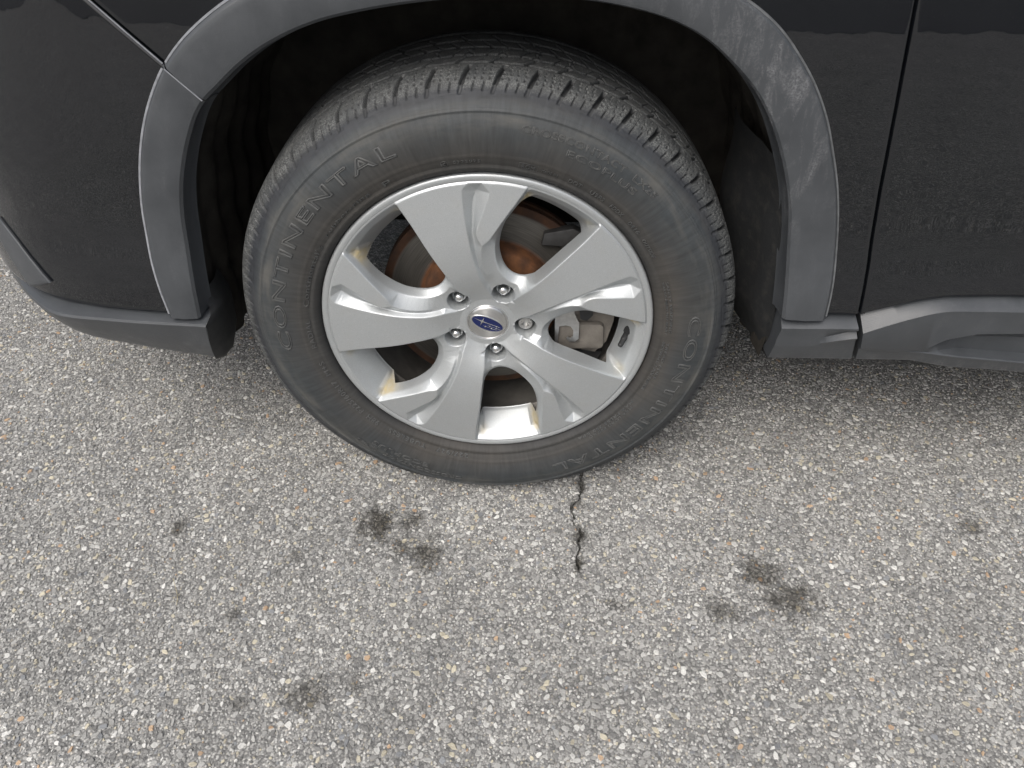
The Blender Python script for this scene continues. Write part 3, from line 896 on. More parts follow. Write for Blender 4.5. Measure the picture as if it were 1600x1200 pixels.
    L1b = [(.2105, a, .0110) for a in np.linspace(121.9, 146.9, 10)]
    add(L1b)
    L2 = [(.1935, a, .040) for a in np.linspace(122.3, 145.4, 10)]
    add(L2)
    L3 = [(.1915, a, .045) for a in np.linspace(123.0, 145.0, 10)]
    add(L3)
    # outer ends of groove, blade and facet
    add([(.2218, a, -.0026) for a in np.linspace(158.7, 168.9, 8)])
    add([(.2218, a, yf(.2218)) for a in np.linspace(168.9, 192.0, 14)])
    add([(.2218, a, yf(.2218)) for a in np.linspace(148.0, 158.7, 8)])
    # ring where the spokes run into the lip
    add([(.2239, a, -.0006) for a in np.linspace(112.0, 184.0, 30)])
    add([(.2300, a, -.0006) for a in np.linspace(112.0, 184.0, 30)])
    # nut land and pocket
    def ring(rad, y, n=30):
        c = np.array([NR*math.cos(R(NA)), NR*math.sin(R(NA))])
        o = []
        for k in range(n):
            p = c+rad*np.array([math.cos(2*PI*k/n), math.sin(2*PI*k/n)])
            o.append((np.hypot(*p), math.degrees(math.atan2(p[1], p[0])), y))
        return o
    add(ring(.0152, .0118), True, 1)
    add(ring(.0138, .0420), True, 1)
    add([(.070, 153.5, .0100), (.064, 156.5, .0105), (.056, 156.2, .0110), (.050, 154.6, .0118)], sub=2)
    # hub
    for r in (.024, .030, .036, .0395):
        add([(r, a, .0138) for a in np.linspace(112.0, 184.0, 12)], sub=1)
    return np.array(pts), edges

def raster():
    pts, edges = control()
    n = len(pts)
    allp, alle, Z = [], [], []
    for s in (-1, 0, 1, 2, 3):
        a = np.radians(pts[:, 1]-72*s)
        allp.append(np.stack([pts[:, 0]*np.cos(a), pts[:, 0]*np.sin(a)], 1)); Z.append(pts[:, 2])
        alle += [(i+n*len(Z)-n, j+n*len(Z)-n) for i, j in edges]
    P = np.concatenate(allp); Z = np.concatenate(Z)
    v, e, f, ov, *_ = delaunay_2d_cdt([Vector(p) for p in P], alle, [], 0, 1e-5)
    vz = np.zeros(len(v))
    for i, o in enumerate(ov):
        if len(o): vz[i] = np.mean(Z[o])
        else:                                   # a crossing of two lines: take the nearest point
            k = np.argmin((P[:, 0]-v[i].x)**2+(P[:, 1]-v[i].y)**2); vz[i] = Z[k]
    res, ext = .00040, .2320
    N = int(2*ext/res)
    Himg = np.full((N, N), .0)
    vx = np.array([[p.x, p.y] for p in v])
    for t in f:
        a, b, c = vx[t[0]], vx[t[1]], vx[t[2]]
        lo = np.floor((np.minimum(np.minimum(a, b), c)+ext)/res).astype(int)
        hi = np.ceil((np.maximum(np.maximum(a, b), c)+ext)/res).astype(int)
        lo = np.clip(lo, 0, N-1); hi = np.clip(hi, 0, N-1)
        if hi[0] <= lo[0] or hi[1] <= lo[1]: continue
        den = (b[1]-c[1])*(a[0]-c[0])+(c[0]-b[0])*(a[1]-c[1])
        if abs(den) < 1e-14: continue
        X = (np.arange(lo[0], hi[0]+1)*res-ext)[:, None]; Y = (np.arange(lo[1], hi[1]+1)*res-ext)[None, :]
        w0 = ((b[1]-c[1])*(X-c[0])+(c[0]-b[0])*(Y-c[1]))/den
        w1 = ((c[1]-a[1])*(X-c[0])+(a[0]-c[0])*(Y-c[1]))/den
        w2 = 1-w0-w1
        m = (w0 >= -1e-6) & (w1 >= -1e-6) & (w2 >= -1e-6)
        sub = Himg[lo[0]:hi[0]+1, lo[1]:hi[1]+1]
        sub[m] = (w0*vz[t[0]]+w1*vz[t[1]]+w2*vz[t[2]])[m]
    sig = .00065/res
    k = np.arange(-int(3*sig)-1, int(3*sig)+2); g = np.exp(-.5*(k/sig)**2); g /= g.sum()
    pad = len(k)//2
    for ax in (0, 1):
        Q = np.pad(Himg, [(pad, pad) if i == ax else (0, 0) for i in (0, 1)], mode='edge')
        out = np.zeros_like(Himg)
        for i, w_ in enumerate(g):
            out += w_*(Q[i:i+N] if ax == 0 else Q[:, i:i+N])
        Himg = out
    return Himg, res, ext

def spoke_mesh():
    Himg, res, ext = raster()
    gx, gy = np.gradient(Himg, res)
    nr, na = 226, 300
    r = np.linspace(.0262, .2240, nr)
    a = np.radians(np.linspace(NA, NA+72, na))
    X = r[:, None]*np.cos(a)[None]; Zc = r[:, None]*np.sin(a)[None]
    def samp(I):
        u = (X+ext)/res; v = (Zc+ext)/res
        i = np.clip(u.astype(int), 0, I.shape[0]-2); j = np.clip(v.astype(int), 0, I.shape[1]-2)
        fu, fv = u-i, v-j
        return I[i, j]*(1-fu)*(1-fv)+I[i+1, j]*fu*(1-fv)+I[i, j+1]*(1-fu)*fv+I[i+1, j+1]*fu*fv
    Y = samp(Himg); GX = samp(gx); GZ = samp(gy)
    V = np.stack([X, Y, Zc], -1).reshape(-1, 3)
    Nn = np.stack([GX, -np.ones_like(GX), GZ], -1).reshape(-1, 3); Nn /= np.linalg.norm(Nn, axis=1)[:, None]
    F = grid_faces(nr, na)
    ymin = Y.ravel()[F].min(1)
    cx, cz = NR*np.cos(R(NA)), NR*np.sin(R(NA))
    rc = np.hypot(X, Zc).ravel()[F].mean(1)
    nd = np.min([np.hypot(X.ravel()[F].mean(1)-NR*np.cos(R(NA+o_)), Zc.ravel()[F].mean(1)-NR*np.sin(R(NA+o_))) for o_ in (0, 72)], 0)
    kp = (ymin < .0205) | ((rc > .1915) & (ymin < .0438)) | ((nd < .0185) & (ymin < .0438))
    F = F[kp]; rc_keep = rc[kp]
    # pull the vertices past the edge of the hole back onto it
    vf = V.copy()
    rV = np.hypot(V[:, 0], V[:, 2])
    ndv = np.min([np.hypot(V[:, 0]-NR*np.cos(R(NA+o_)), V[:, 2]-NR*np.sin(R(NA+o_))) for o_ in (0, 72)], 0)
    keepb = np.zeros(len(V), bool); keepb[np.unique(F[(rc_keep > .1915)])] = True
    mv = (V[:, 1] > .0205) & ~keepb & (ndv > .0185)
    px, pz, pyv = V[mv, 0].copy(), V[mv, 2].copy(), V[mv, 1].copy()
    for it in range(8):
        def at(I):
            i = np.clip(((px+ext)/res).astype(int), 0, I.shape[0]-2); j = np.clip(((pz+ext)/res).astype(int), 0, I.shape[1]-2)
            fu, fv = (px+ext)/res-i, (pz+ext)/res-j
            return I[i, j]*(1-fu)*(1-fv)+I[i+1, j]*fu*(1-fv)+I[i, j+1]*(1-fu)*fv+I[i+1, j+1]*fu*fv
        hh, g1, g2 = at(Himg), at(gx), at(gy)
        g = np.maximum(g1*g1+g2*g2, .35)
        k_ = np.clip((hh-.0205)/g, -.0006/np.sqrt(g), .0006/np.sqrt(g))
        px -= k_*g1; pz -= k_*g2
    V[mv] = np.stack([px, np.full(len(px), .0205), pz], 1)
    used = np.unique(F); mp = -np.ones(len(V), int); mp[used] = np.arange(len(used))
    F = mp[F]; V = V[used]; Nn = Nn[used]
    F = F[:, ::-1]
    me = np_mesh('spoke', V, F)
    # make the winding agree with outward (-y) normals
    p = V[F]; fn = np.cross(p[:, 1]-p[:, 0], p[:, 2]-p[:, 0]).mean(0)
    if fn[1] > 0:
        me.flip_normals()
    me.normals_split_custom_set_from_vertices([tuple(x) for x in Nn])
    rr = np.hypot(V[:, 0], V[:, 2]); aa = np.degrees(np.arctan2(V[:, 2], V[:, 0])) % 360
    def spot(r0, a0, sr, sa, dep=None):
        d = (aa-a0+36) % 72-36
        return np.exp(-((rr-r0)/sr)**2-((d*rr*PI/180)/sa)**2)
    st = .85*spot(.205, 147.2, .016, .007)+.5*spot(.211, 122.6, .009, .007)+.35*spot(.198, 148.5, .02, .012)
    st = np.clip(st*sstep(.001, .008, V[:, 1]), 0, 1)
    at = me.attributes.new('stain', 'FLOAT', 'POINT'); at.data.foreach_set('value', st.astype(np.float32))
    me.materials.append(MT['alloy'])
    return me
sm = spoke_mesh()
for k in range(5):
    o = obj('spoke', sm, None, wheel)
    o.rotation_euler = (0, R(72*k), 0)

# --- rim: lip, flange, barrel
def build_rim():
    lip = [(.2238, .0040), (.2239, -.0004), (.2256, -.0010), (.2285, -.0014), (.2308, -.0010), (.2323, .0000), (.2332, .0018), (.2335, .0040), (.2330, .0090), (.2290, .0150), (.2180, .0190)]
    V, F = lathe(cr(lip, 44), 360)
    me = np_mesh('rim', V, F)
    o = obj('rim', me, MT['alloy'], wheel)
    bar = cr([(.2210, .010), (.2060, .036), (.1960, .0425), (.1935, .0450), (.1960, .052), (.1985, .062), (.1990, .090), (.1985, .120), (.2000, .150), (.2050, .172), (.2150, .182), (.2180, .186), (.2240, .1900), (.2330, .1900), (.2335, .184)], 80)
    V, F = lathe(bar, 240)
    me = np_mesh('rim_barrel', V, F)
    obj('rim_barrel', me, MT['barrel_dirty'], wheel)
build_rim()

# --- lug nuts: four domed, one locking
def lug(kind):
    bm = bmesh.new()
    def rings(prof, n, hexa):
        prev = None
        for r, y in prof:
            cur = []
            for k in range(n):
                a = 2*PI*k/n+R(14)
                rr = r
                if hexa:
                    rr = r*math.cos(PI/6)/math.cos((a-R(14)+PI/6) % (PI/3)-PI/6)
                cur.append(bm.verts.new((rr*math.cos(a), y, rr*math.sin(a))))
            if prev:
                for k in range(n):
                    j = (k+1) % n
                    bm.faces.new((prev[k], prev[j], cur[j], cur[k]))
            prev = cur
        return prev
    if kind == 'dome':
        rings([(.0104, .0415), (.0104, .0275), (.0092, .0262)], 24, True)
        prof = [(.0098, .0266), (.0078, .0255), (.0072, .0225)]+[(.0070*math.cos(t), .0218-.0058*math.sin(t)) for t in np.linspace(0, PI/2*.97, 9)]
        end = rings(prof, 28, False)
        bm.faces.new(end)
    else:
        rings([(.0104, .0415), (.0104, .0215), (.0096, .0205), (.0078, .0205), (.0074, .0212)], 32, False)
        # keyed recess
        prev = None
        for rr, y in ((.0076, .0210), (.0060, .0212), (.0058, .0262)):
            cur = []
            for k in range(48):
                a = 2*PI*k/48
                m = 1.0 if rr > .007 else 1+.16*(1 if math.sin(a*6) > 0 else -1)*.8
                cur.append(bm.verts.new((rr*m*math.cos(a), y, rr*m*math.sin(a))))
            if prev:
                for k in range(48):
                    j = (k+1) % 48
                    bm.faces.new((prev[k], prev[j], cur[j], cur[k]))
            prev = cur
        bm.faces.new(prev)
    bmesh.ops.recalc_face_normals(bm, faces=bm.faces)
    me = bpy.data.meshes.new('lug_nut'); bm.to_mesh(me); bm.free()
    me.polygons.foreach_set('use_smooth', np.ones(len(me.polygons), bool)); me.set_sharp_from_angle(angle=R(34))
    me.materials.append(MT['chrome'] if kind == 'dome' else MT['bright_steel'])
    return me
dome, lock = lug('dome'), lug('lock')
def pocket_floor():
    V, F = lathe([(.0168, .0395), (.0168, .0415), (.0005, .0415)], 40)
    me = np_mesh('nut_seat', V, F); me.materials.append(MT['nut_dark'])
    return me
pf = pocket_floor()
for k in range(5):
    a = R(NA-72*k)
    p = (NR*math.cos(a), 0, NR*math.sin(a))
    if k == 2:
        o = obj('locking_nut', lock, None, wheel, p); o['label'] = 'flat ended locking wheel nut with a keyed recess'
    else:
        o = obj('lug_nut', dome, None, wheel, p)
        o.rotation_euler = (0, R((17*k*k) % 60), 0)
    obj('nut_seat', pf, None, wheel, p)

# --- centre cap with its emblem
V, F = lathe(cr([(.0300, .0170), (.0295, .0136), (.0288, .0126), (.0281, .0128), (.0276, .0134), (.0270, .0126), (.0262, .0119), (.020, .0108), (.010, .0102), (.0004, .0100)], 60), 120)
obj('centre_cap', np_mesh('centre_cap', V, F), MT['cap'], wheel)
# seat ring of the cap, part of the hub
V, F = lathe([(.0262, .0165), (.0290, .0165), (.0296, .0142), (.0312, .0132), (.0330, .0136)], 120)
obj('cap_seat', np_mesh('cap_seat', V, F), MT['alloy'], wheel)

EA = R(-23.5)
def em(x, z, y):
    return (x*math.cos(EA)-z*math.sin(EA), y, x*math.sin(EA)+z*math.cos(EA))
def ecap(r):                                   # surface of the dome under the emblem
    return float(np.interp(r, [0, .010, .020, .0262], [.0100, .0102, .0108, .0119]))
def emblem_part(name, outlines, mat, h):
    bm = bmesh.new()
    for pts in outlines:
        vs = []
        for x, z in pts:
            vs.append(bm.verts.new(em(x, z, 0)))
        f = bm.faces.new(vs)
    r = bmesh.ops.triangulate(bm, faces=bm.faces[:])
    top = bm.faces[:]
    ex = bmesh.ops.extrude_face_region(bm, geom=top)
    new = set(g for g in ex['geom'] if isinstance(g, bmesh.types.BMVert))
    for v in bm.verts:
        b = ecap(math.hypot(v.co.x, v.co.z))
        v.co.y = b-h if v in new else b+.0004
    return bm_obj(name, bm, mat, wheel, 30)
ell = lambda a, b, n=64: [(a*math.cos(2*PI*k/n), b*math.sin(2*PI*k/n)) for k in range(n)]
def ring_outline(a, b, w, n=64):
    o = []
    for k in range(n):
        t0, t1 = 2*PI*k/n, 2*PI*(k+1)/n
        o.append([(a*math.cos(t0), b*math.sin(t0)), (a*math.cos(t1), b*math.sin(t1)), ((a-w)*math.cos(t1), (b-w)*math.sin(t1)), ((a-w)*math.cos(t0), (b-w)*math.sin(t0))])
    return o
def star(x, z, lx0, lx1, lz, wd):
    w, t = wd, wd*.42
    return [(x-lx0, z+.03*lx0), (x-min(lx0*.5, w*2.6), z+t), (x-w*.75, z+w*.75), (x-t, z+min(lz*.6, w*2.4)), (x, z+lz), (x+t, z+min(lz*.6, w*2.4)), (x+w*.75, z+w*.75), (x+min(lx1*.5, w*2.6), z+t), (x+lx1, z+t*.5),
            (x+lx1, z-t*.5), (x+min(lx1*.5, w*2.6), z-t), (x+w*.75, z-w*.75), (x+t, z-min(lz*.6, w*2.4)), (x, z-lz), (x-t, z-min(lz*.6, w*2.4)), (x-w*.75, z-w*.75), (x-min(lx0*.5, w*2.6), z-t)]
emblem_part('emblem_oval', [ell(.0236, .0106)], MT['emblem_blue'], .0006)
emblem_part('emblem_border', ring_outline(.0243, .0113, .0009), MT['emblem_silver'], .0010)
emblem_part('emblem_large_star', [star(-.0085, .0012, .0128, .0262, .0072, .0014)], MT['emblem_silver'], .0011)
small = [(-.0010, -.0050, .0040, .0185, .0024), (.0045, -.0022, .0045, .0165, .0020), (.0140, .0010, .002, .0060, .0016), (.0085, -.0052, .001, .0070, .0018), (.0145, -.0024, .001, .0065, .0016)]
for s in small:
    emblem_part('emblem_small_star', [star(s[0], s[1], s[2], s[3], s[4], .00055)], MT['emblem_silver'], .0012)

# --- valve: slot in the barrel wall with the stem in it (lower right hole)
va = R(-6.5)
for nm, (rv, yv, dr, dy, mt) in {'valve_slot': (.2030, .0245, .0, 0, 'black_rubber'), }.items():
    bm = bmesh.new()
    nrm = Vector((-math.cos(va)*.83, -.56, -math.sin(va)*.83)).normalized()
    t1 = Vector((-math.sin(va), 0, math.cos(va)))
    t2 = nrm.cross(t1)
    c = Vector((rv*math.cos(va), yv, rv*math.sin(va)))+nrm*.0010
    outl = [(.011*math.sin(t)*(.62 if math.cos(t) < 0 else 1)*.62, .011*math.cos(t)*1.15) for t in np.linspace(0, 2*PI, 28, endpoint=False)]
    top = [bm.verts.new(c+t2*x+t1*z) for x, z in outl]
    bot = [bm.verts.new(c-nrm*.0018+t2*x*1.05+t1*z*1.05) for x, z in outl]
    bm.faces.new(top)
    for i in range(28): bm.faces.new((top[i], top[(i+1) % 28], bot[(i+1) % 28], bot[i]))
    bm_obj(nm, bm, MT[mt], wheel, 40)
bm = bmesh.new()
c0 = Vector((.2045*math.cos(va), .0300, .2045*math.sin(va)-.002)); ax = Vector((-.45, -.80, -.38)).normalized()
q = ax.to_track_quat('Z', 'Y').to_matrix()
for (r0, z0), (r1, z1) in zip([(.0044, -.006), (.0044, .014), (.0038, .015), (.0038, .025), (.0030, .0262)], [(.0044, .014), (.0038, .015), (.0038, .025), (.0030, .0262), (.0004, .0264)]):
    A_ = [bm.verts.new(c0+q@Vector((r0*math.cos(t), r0*math.sin(t), z0))) for t in np.linspace(0, 2*PI, 18, endpoint=False)]
    B_ = [bm.verts.new(c0+q@Vector((r1*math.cos(t), r1*math.sin(t), z1))) for t in np.linspace(0, 2*PI, 18, endpoint=False)]
    for i in range(18): bm.faces.new((A_[i], A_[(i+1) % 18], B_[(i+1) % 18], B_[i]))
bm_obj('valve_stem', bm, MT['black_rubber'], wheel, 50)

# ------------------------------------------------------------------ tyre
SW = np.array([(.2300, .0150), (.2333, .0090), (.2342, .0045), (.2362, .0000), (.2400, -.0040), (.2432, -.0066), (.2450, -.0070), (.2468, -.0062), (.2520, -.0084), (.2600, -.0111), (.2700, -.0135), (.2850, -.0148), (.3000, -.0130), (.3100, -.0095), (.3145, -.0078), (.3200, -.0045), (.3280, .0012), (.3360, .0066), (.3420, .0116), (.3462, .0180)])
CROWN = np.array([(.3462, .0180), (.3488, .0270), (.3504, .0450), (.3514, .0750), (.3518, .1030), (.3514, .1310), (.3504, .1610), (.3488, .1790), (.3462, .1880), (.3400, .1950), (.3250, .2050), (.3000, .2150), (.2700, .2140), (.2450, .2020), (.2330, .1900)])
side_y = lambda r: np.interp(r, _sw[:, 0], _sw[:, 1])
_sw = cr(SW, 400)
NP, NC = 54, 40

def build_tyre():
    prof = cr(np.concatenate([SW[:-1], CROWN]), 3000)
    s = np.concatenate([[0], np.cumsum(np.linalg.norm(np.diff(prof, axis=0), axis=1))])
    k0 = np.argmin(np.abs(prof[:1600, 0]-.3462)+np.abs(prof[:1600, 1]-.018))
    s = s-s[k0]                                  # t: 0 at the shoulder, grows over the tread
    t = np.concatenate([np.linspace(s[0], -.050, 40)[:-1], np.linspace(-.050, -.034, 14)[:-1], np.linspace(-.034, .128, 128)[:-1], np.linspace(.128, .172, 12)[:-1], np.linspace(.172, s[-1], 16)])
    pr = np.interp(t, s, prof[:, 0]); py = np.interp(t, s, prof[:, 1])
    tr = np.gradient(pr, t); ty = np.gradient(py, t); L = np.hypot(tr, ty)
    nr_, ny_ = ty/L, -tr/L                        # outward
    if nr_[np.argmin(np.abs(t-.09))] < 0: nr_, ny_ = -nr_, -ny_
    # lathe-like ribs on the sidewall
    rib = np.zeros_like(t)
    def ridge(r0, w, h):
        m = (t < 0)
        rib[m] += h*np.exp(-((pr[m]-r0)/w)**2)
    ridge(.2600, .0007, .0010); ridge(.2441, .0006, .0006); ridge(.2462, .0005, .0004); ridge(.3140, .0010, .0022); ridge(.3172, .0008, .0010)
    n = NP*NC
    u = np.arange(n)/NC                           # pitch phase
    ph = u[:, None]; T = t[None, :]
    circ = 2*PI*.348/NP
    def cut(phase_c, hw, t0, t1, depth, soft=.0006, tsoft=.0012):
        d = np.abs((ph-phase_c+.5) % 1-.5)*circ
        return depth*(1-sstep(hw-soft*.3, hw+soft, d))*sstep(t0-tsoft, t0+tsoft, T)*(1-sstep(t1-tsoft, t1+tsoft, T))
    def groove(tc, hw, depth, soft=.0009):
        return depth*(1-sstep(hw-soft*.3, hw+soft, np.abs(T-tc)))
    cuts = [
        cut(.0-7.5*T*1.0, .0025, -.012, .0225, .0065),                 # shoulder grooves
        cut(.0-7.5*T, .0020, -.023, -.010, .0022),
        cut(.35-6*T, .0006, -.020, -.009, .0030, .0006), cut(.66-6*T, .0006, -.020, -.009, .0030, .0006),
        groove(.0290+.0004*np.sin(2*PI*ph), .0017, .0060),
        cut(.30-20*(T-.030), .0019, .030, .0500, .0060),               # second row
        cut(.78-20*(T-.030), .0005, .033, .0500, .0025, .0006),
        groove(.0520+.0012*np.sin(2*PI*ph+T*0), .0022, .0060),
        cut(.10-14*(T-.054), .0006, .055, .078, .0030, .0006), cut(.45-14*(T-.054), .0006, .055, .078, .0030, .0006), cut(.8+10*(T-.054), .0009, .055, .070, .0045),
        groove(.0800, .0022, .0060),
        cut(.3+14*(T-.082), .0012, .082, .106, .0050), cut(.8+14*(T-.082), .0005, .082, .106, .0025, .0006),
        groove(.1090, .0020, .0055),
        cut(.1+14*(T-.111), .0012, .111, .128, .0050),
        groove(.1400, .0020, .0055),
    ]
    # short dashed sipes on the shoulder row
    for c in (.22, .44, .66, .86):
        for a, b in ((-.0060, -.0030), (.0010, .0045), (.0085, .0120), (.0160, .0195)):
            cuts.append(cut(c-6.0*T+(.06 if a > .005 else 0), .0008, a, b, .0030, .0006, .0007))
    # stepped decoration between the ring and the blocks
    pair = (u.astype(int) % 2 == 0)[:, None]
    zz = -.0215-.0012*0
    cuts.append(np.where(pair, groove(-.0205, .0004, .0009, .0005), groove(-.0185, .0004, .0009, .0005)))
    saw = -.0225-.0075*((ph*.5) % 1)
    cuts.append(groove(saw, .0003, .0008, .0006)*((ph*.5) % 1 < .8))
    D = np.max(np.stack([np.broadcast_to(c, (n, len(t))) for c in cuts]), 0)
    D *= sstep(-.036, -.030, T)
    off = rib[None]-D
    a = 2*PI*u/NP
    rr = pr[None]+nr_[None]*off; yy = py[None]+ny_[None]*off
    X = rr*np.cos(a)[:, None]; Z = rr*np.sin(a)[:, None]; Y = np.broadcast_to(yy, X.shape).copy()
    # the loaded tyre: flat where it stands, bulging sides just above
    X, Y, Z = squash(X, Y, Z)
    V = np.stack([X, Y, Z], -1).reshape(-1, 3)
    F = grid_faces(n, len(t), True)
    me = np_mesh('tyre', V, F)
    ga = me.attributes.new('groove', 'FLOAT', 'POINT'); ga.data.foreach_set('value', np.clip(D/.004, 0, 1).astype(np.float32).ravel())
    # outside must look outwards
    p = V[F[len(t)//2]]; nn = np.cross(p[1]-p[0], p[2]-p[0])
    if nn @ p[0] < 0: me.flip_normals()
    return obj('tyre', me, MT['rubber'], wheel)

def squash(X, Y, Z):
    zl = -.3376
    over = np.clip(zl+.030-Z, 0, None)            # nearer than 30 mm to the road
    Zn = np.where(Z < zl+.030, zl+.030*np.exp(-over/.030), Z)
    near = np.exp(-((np.arctan2(X, -Z))/.42)**2)*sstep(-.22, -.30, Z)
    Yn = Y-.0045*near*(Y < .05)+.0045*near*(Y > .15)
    return X, Yn, np.maximum(Zn, zl)
tyre = build_tyre()
tyre['label'] = 'worn black tyre with raised sidewall lettering and dirty tread'

# --- raised lettering on the sidewall
def text_mesh(txt, r0, h, a0, a1, outline=True, bev=.0006, lift=.0003, flip=False):
    """text bent round the wheel, letter feet at r0, tops outwards; read clockwise from angle a0 to a1 (degrees)"""
    c = bpy.data.curves.new('lettering', 'FONT')
    c.body = txt
    c.resolution_u = 3
    c.space_character = 1.12
    if outline:
        c.fill_mode = 'NONE'; c.bevel_depth = .034; c.bevel_resolution = 1
    else:
        c.extrude = .03
    o = bpy.data.objects.new('lettering', c)
    COL.objects.link(o)
    dg = bpy.context.evaluated_depsgraph_get()
    dg.update()
    me = bpy.data.meshes.new_from_object(o.evaluated_get(dg))
    bpy.data.objects.remove(o); bpy.data.curves.remove(c)
    n = len(me.vertices)
    co = np.empty(n*3, np.float32); me.vertices.foreach_get('co', co); co = co.reshape(-1, 3).astype(float)
    x0, x1 = co[:, 0].min(), co[:, 0].max(); y0, y1 = co[:, 1].min(), co[:, 1].max()
    # upper-case cap height only, so that commas do not stretch it
    s = h/(y1-y0)
    r = r0+(co[:, 1]-y0)*s
    if outline: zz = co[:, 2]/.034*bev*1.2+lift
    else: zz = (co[:, 2]+.03)/.06*.0016-.0006+lift
    a = np.radians(a0+(co[:, 0]-x0)/(x1-x0)*(a1-a0))
    y = side_y(r)-zz
    X, Y, Z = squash(r*np.cos(a), y, r*np.sin(a))
    me.vertices.foreach_set('co', np.stack([X, Y, Z], 1).astype(np.float32).ravel())
    me.update()
    return me
def lettering(name, *args, **kw):
    me = text_mesh(*args, **kw)
    me.materials.clear(); me.materials.append(MT['letter'])
    return obj(name, me, None, wheel)
for a in (0, 180):
    lettering('sidewall_lettering', 'CONTINENTAL', .2790, .0192, 187.2+a, 111.0+a)
    lettering('sidewall_lettering', 'CROSSCONTACT', .2950, .0088, 81.0+a, 55.0+a, bev=.00045)
    lettering('sidewall_lettering', 'LX25', .2950, .0088, 52.5+a, 45.0+a, bev=.00045)
    lettering('sidewall_lettering', 'ECOPLUS', .2812, .0092, 69.5+a, 49.5+a, bev=.00048)
for txt, a0, a1, r0, h in (('Continental\'s', 171.5, 148.0, .2488, .0070), ('rubber-ring', 144.0, 124.0, .2490, .0058), ('P', 119.0, 116.5, .2490, .0070),
                           ('K', 101.4, 99.6, .2500, .0052), ('0273975', 98.0, 90.5, .2520, .0036), ('ROM', 79.2, 75.6, .2495, .0060), ('MADE IN', 73.6, 69.0, .2505, .0040),
                           ('DOT', 65.6, 61.6, .2498, .0060), ('U9P2', 58.6, 53.8, .2498, .0058), ('FDDX', 51.4, 46.6, .2498, .0058), ('0416', 43.8, 39.0, .2498, .0058),
                           ('OUTSIDE', 36.5, 29.5, .2500, .0048), ('SAFETY WARNING', 20.0, 1.0, .2545, .0038), ('SERIOUS INJURY MAY RESULT', 20.0, 0.0, .2490, .0038),
                           ('TREAD PLIES', -3.0, -18.0, .2545, .0036), ('SIDEWALL 2 POLYESTER', -3.0, -24.0, .2490, .0036), ('MAX LOAD 800 KG', -32.0, -52.0, .2545, .0036), ('MAX PRESS 350 KPA', -30.0, -56.0, .2490, .0036),
                           ('TUBELESS', 177.0, 166.0+8, .2500, .0001) if False else ('RADIAL', 188.0, 177.0, .2492, .0062), ('M+S', 200.0, 194.0, .2492, .0066), ('P225/60R17', 219.0, 203.0, .2490, .0072), ('98H', 226.5, 221.5, .2490, .0072), ('TUBELESS', 246.0, 231.0, .2490, .0068), ('227/927', 262.0, 250.0, .2490, .0064)):
    lettering('bead_lettering', txt, r0, h, a0, a1, outline=False)
# frame round the maker's stamp and the circled mark
def arc_tube(name, pts, rad):
    c = bpy.data.curves.new(name, 'CURVE'); c.dimensions = '3D'; c.bevel_depth = rad; c.bevel_resolution = 1
    sp = c.splines.new('POLY'); sp.points.add(len(pts)-1); sp.use_cyclic_u = True
    for p, q_ in zip(sp.points, pts): p.co = (*q_, 1)
    o = bpy.data.objects.new(name, c); COL.objects.link(o)
    dg = bpy.context.evaluated_depsgraph_get(); dg.update()
    me = bpy.data.meshes.new_from_object(o.evaluated_get(dg)); bpy.data.objects.remove(o); bpy.data.curves.remove(c)
    me.materials.clear(); me.materials.append(MT['letter'])
    return obj(name, me, None, wheel)
def sp_(r, a): return (r*math.cos(R(a)), float(side_y(r))-.0003, r*math.sin(R(a)))
arc_tube('stamp_frame', [sp_(r, a) for r, a in ((.2482, 80.0), (.2568, 80.0), (.2568, 77.4), (.2568, 74.8), (.2482, 74.8), (.2482, 77.4))], .0003)
arc_tube('stamp_frame', [sp_(.2526+.0045*math.sin(t), 100.5+math.degrees(.0045*math.cos(t)/.2526)) for t in np.linspace(0, 2*PI, 20, endpoint=False)], .0003)

# ------------------------------------------------------------------ brake
brake = empty('brake', car, (0, -.9, .338))
brake['label'] = 'rusty brake disc and caliper seen through the wheel'
disc = [(.030, .046), (.086, .0455), (.0950, .0475), (.0985, .0520), (.0995, .066), (.1010, .0690), (.106, .0700), (.1460, .0700), (.1480, .0707), (.1565, .0712), (.1585, .0722), (.1585, .0795), (.1500, .0800), (.1500, .0870), (.1585, .0875), (.1585, .0950), (.09, .0955)]
V, F = lathe(disc, 200)
me = np_mesh('brake_disc', V, F); me.set_sharp_from_angle(angle=R(35))
obj('brake_disc', me, MT['disc'], brake)
V, F = lathe([(.1450, .1100), (.1050, .1120), (.060, .1120), (.058, .090)], 120)
obj('dust_shield', np_mesh('dust_shield', V, F), MT['dark_steel'], brake)
V, F = lathe([(.0005, .043), (.030, .043), (.033, .045), (.033, .052)], 60)
obj('wheel_hub', np_mesh('wheel_hub', V, F), MT['disc'], brake)
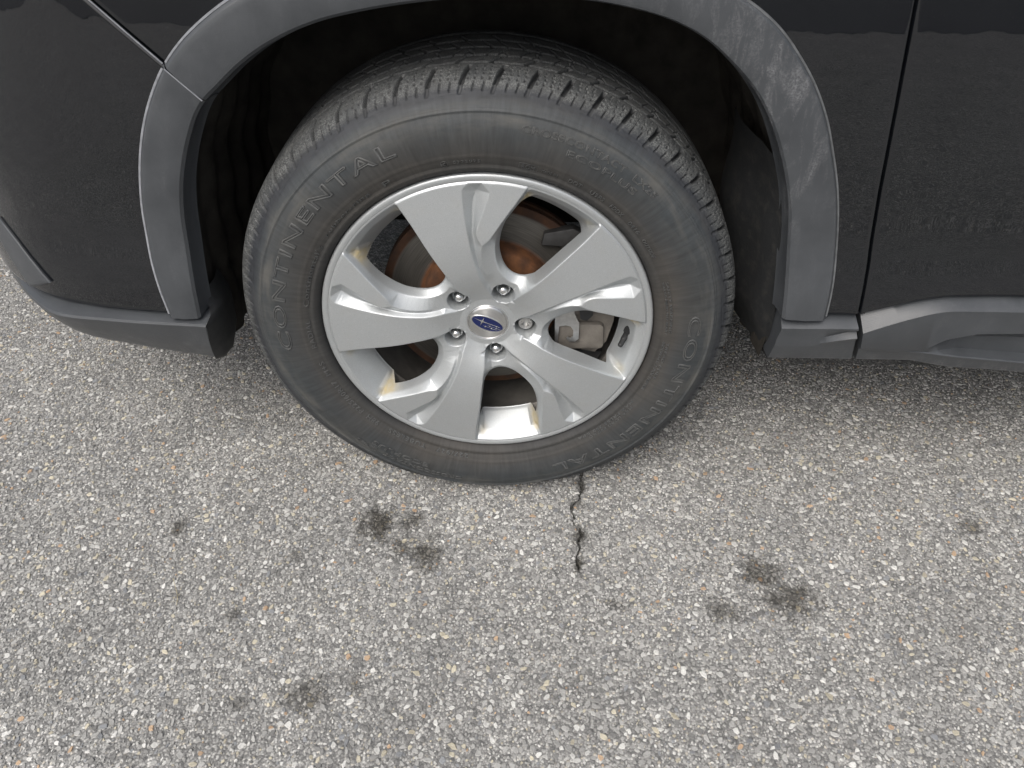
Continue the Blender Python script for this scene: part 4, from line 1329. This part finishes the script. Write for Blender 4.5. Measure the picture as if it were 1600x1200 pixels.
# caliper at the rear of the disc: bridge with two fingers, bracket, pad clip
cal = prism([(.118, .055), (.150, .075), (.176, .060), (.186, .020), (.184, -.020), (.176, -.058), (.160, -.078), (.140, -.074), (.128, -.060), (.112, -.050), (.104, -.025), (.108, .02)], .050, .080)
bmesh.ops.triangulate(cal, faces=[f for f in cal.faces if len(f.verts) > 4])
bm_obj('caliper_body', cal, MT['cast_iron'], brake, 30)
for z0, z1 in ((-.066, -.020), (-.004, .050)):
    b2 = prism([(.098, z0+.004), (.104, z0-.002), (.168, z0), (.172, z0+.006), (.170, z1-.005), (.164, z1), (.106, z1), (.098, z1-.006)], .040, .056)
    bevel(b2, .004, 2)
    bm_obj('caliper_finger', b2, MT['cast_iron'], brake, 40)
b3 = prism([(.150, .075), (.186, .040), (.1885, .0), (.184, -.045), (.160, -.084), (.150, -.088), (.150, -.06), (.166, -.03), (.168, .03), (.150, .05)], .078, .150)
bm_obj('caliper_bridge', b3, MT['cast_iron'], brake, 40)
b4 = prism([(.074, .098), (.078, .118), (.118, .126), (.150, .108), (.165, .080), (.150, .070), (.118, .100)], .060, .076)
bevel(b4, .002, 2)
bm_obj('caliper_bracket', b4, MT['dark_steel'], brake, 40)
b5 = prism([(.100, -.098), (.130, -.100), (.165, -.096), (.172, -.082), (.140, -.078), (.105, -.080)], .055, .080)
bm_obj('caliper_bracket', b5, MT['dark_steel'], brake, 40)
clip = [(.096, .020), (.120, .020), (.126, .000), (.1325, -.014), (.1330, -.042), (.128, -.0475), (.119, -.0475), (.1145, -.042), (.1165, -.0385), (.1205, -.0415), (.1245, -.038), (.1245, -.027), (.1205, -.020), (.113, -.018), (.1035, -.020), (.102, -.050), (.098, -.050)]
b6 = prism(clip, .0340, .0362)
bm_obj('pad_clip', b6, MT['bright_steel'], brake, 30)
b7 = prism([(.130, .016), (.150, .018), (.152, .000), (.144, -.010), (.134, -.008)], .034, .044)
bevel(b7, .002, 2)
bm_obj('brake_pad', b7, MT['black_rubber'], brake, 40)

# ------------------------------------------------------------------ small things on the road
pts = cr([(-.474, -.198, .0022), (-.4655, -.212, .0034), (-.4575, -.226, .0030), (-.4535, -.236, .0024), (-.452, -.245, .0020)], 24)
rows = []
for k in range(6):
    t = 2*PI*k/6
    rows.append([(p[0]+.00045*math.cos(t), p[1], p[2]+.00045*math.sin(t)) for p in pts])
rows.append(rows[0])
bm = bmesh.new()
G = [[bm.verts.new(p) for p in r] for r in rows[:-1]]
for k in range(6):
    for i in range(len(pts)-1):
        bm.faces.new((G[k][i], G[k][i+1], G[(k+1) % 6][i+1], G[(k+1) % 6][i]))
so = bm_obj('straw', bm, MT['dry_straw'], None, 60)
so['label'] = 'thin curved piece of dry straw lying on the asphalt'
so['category'] = 'straw'
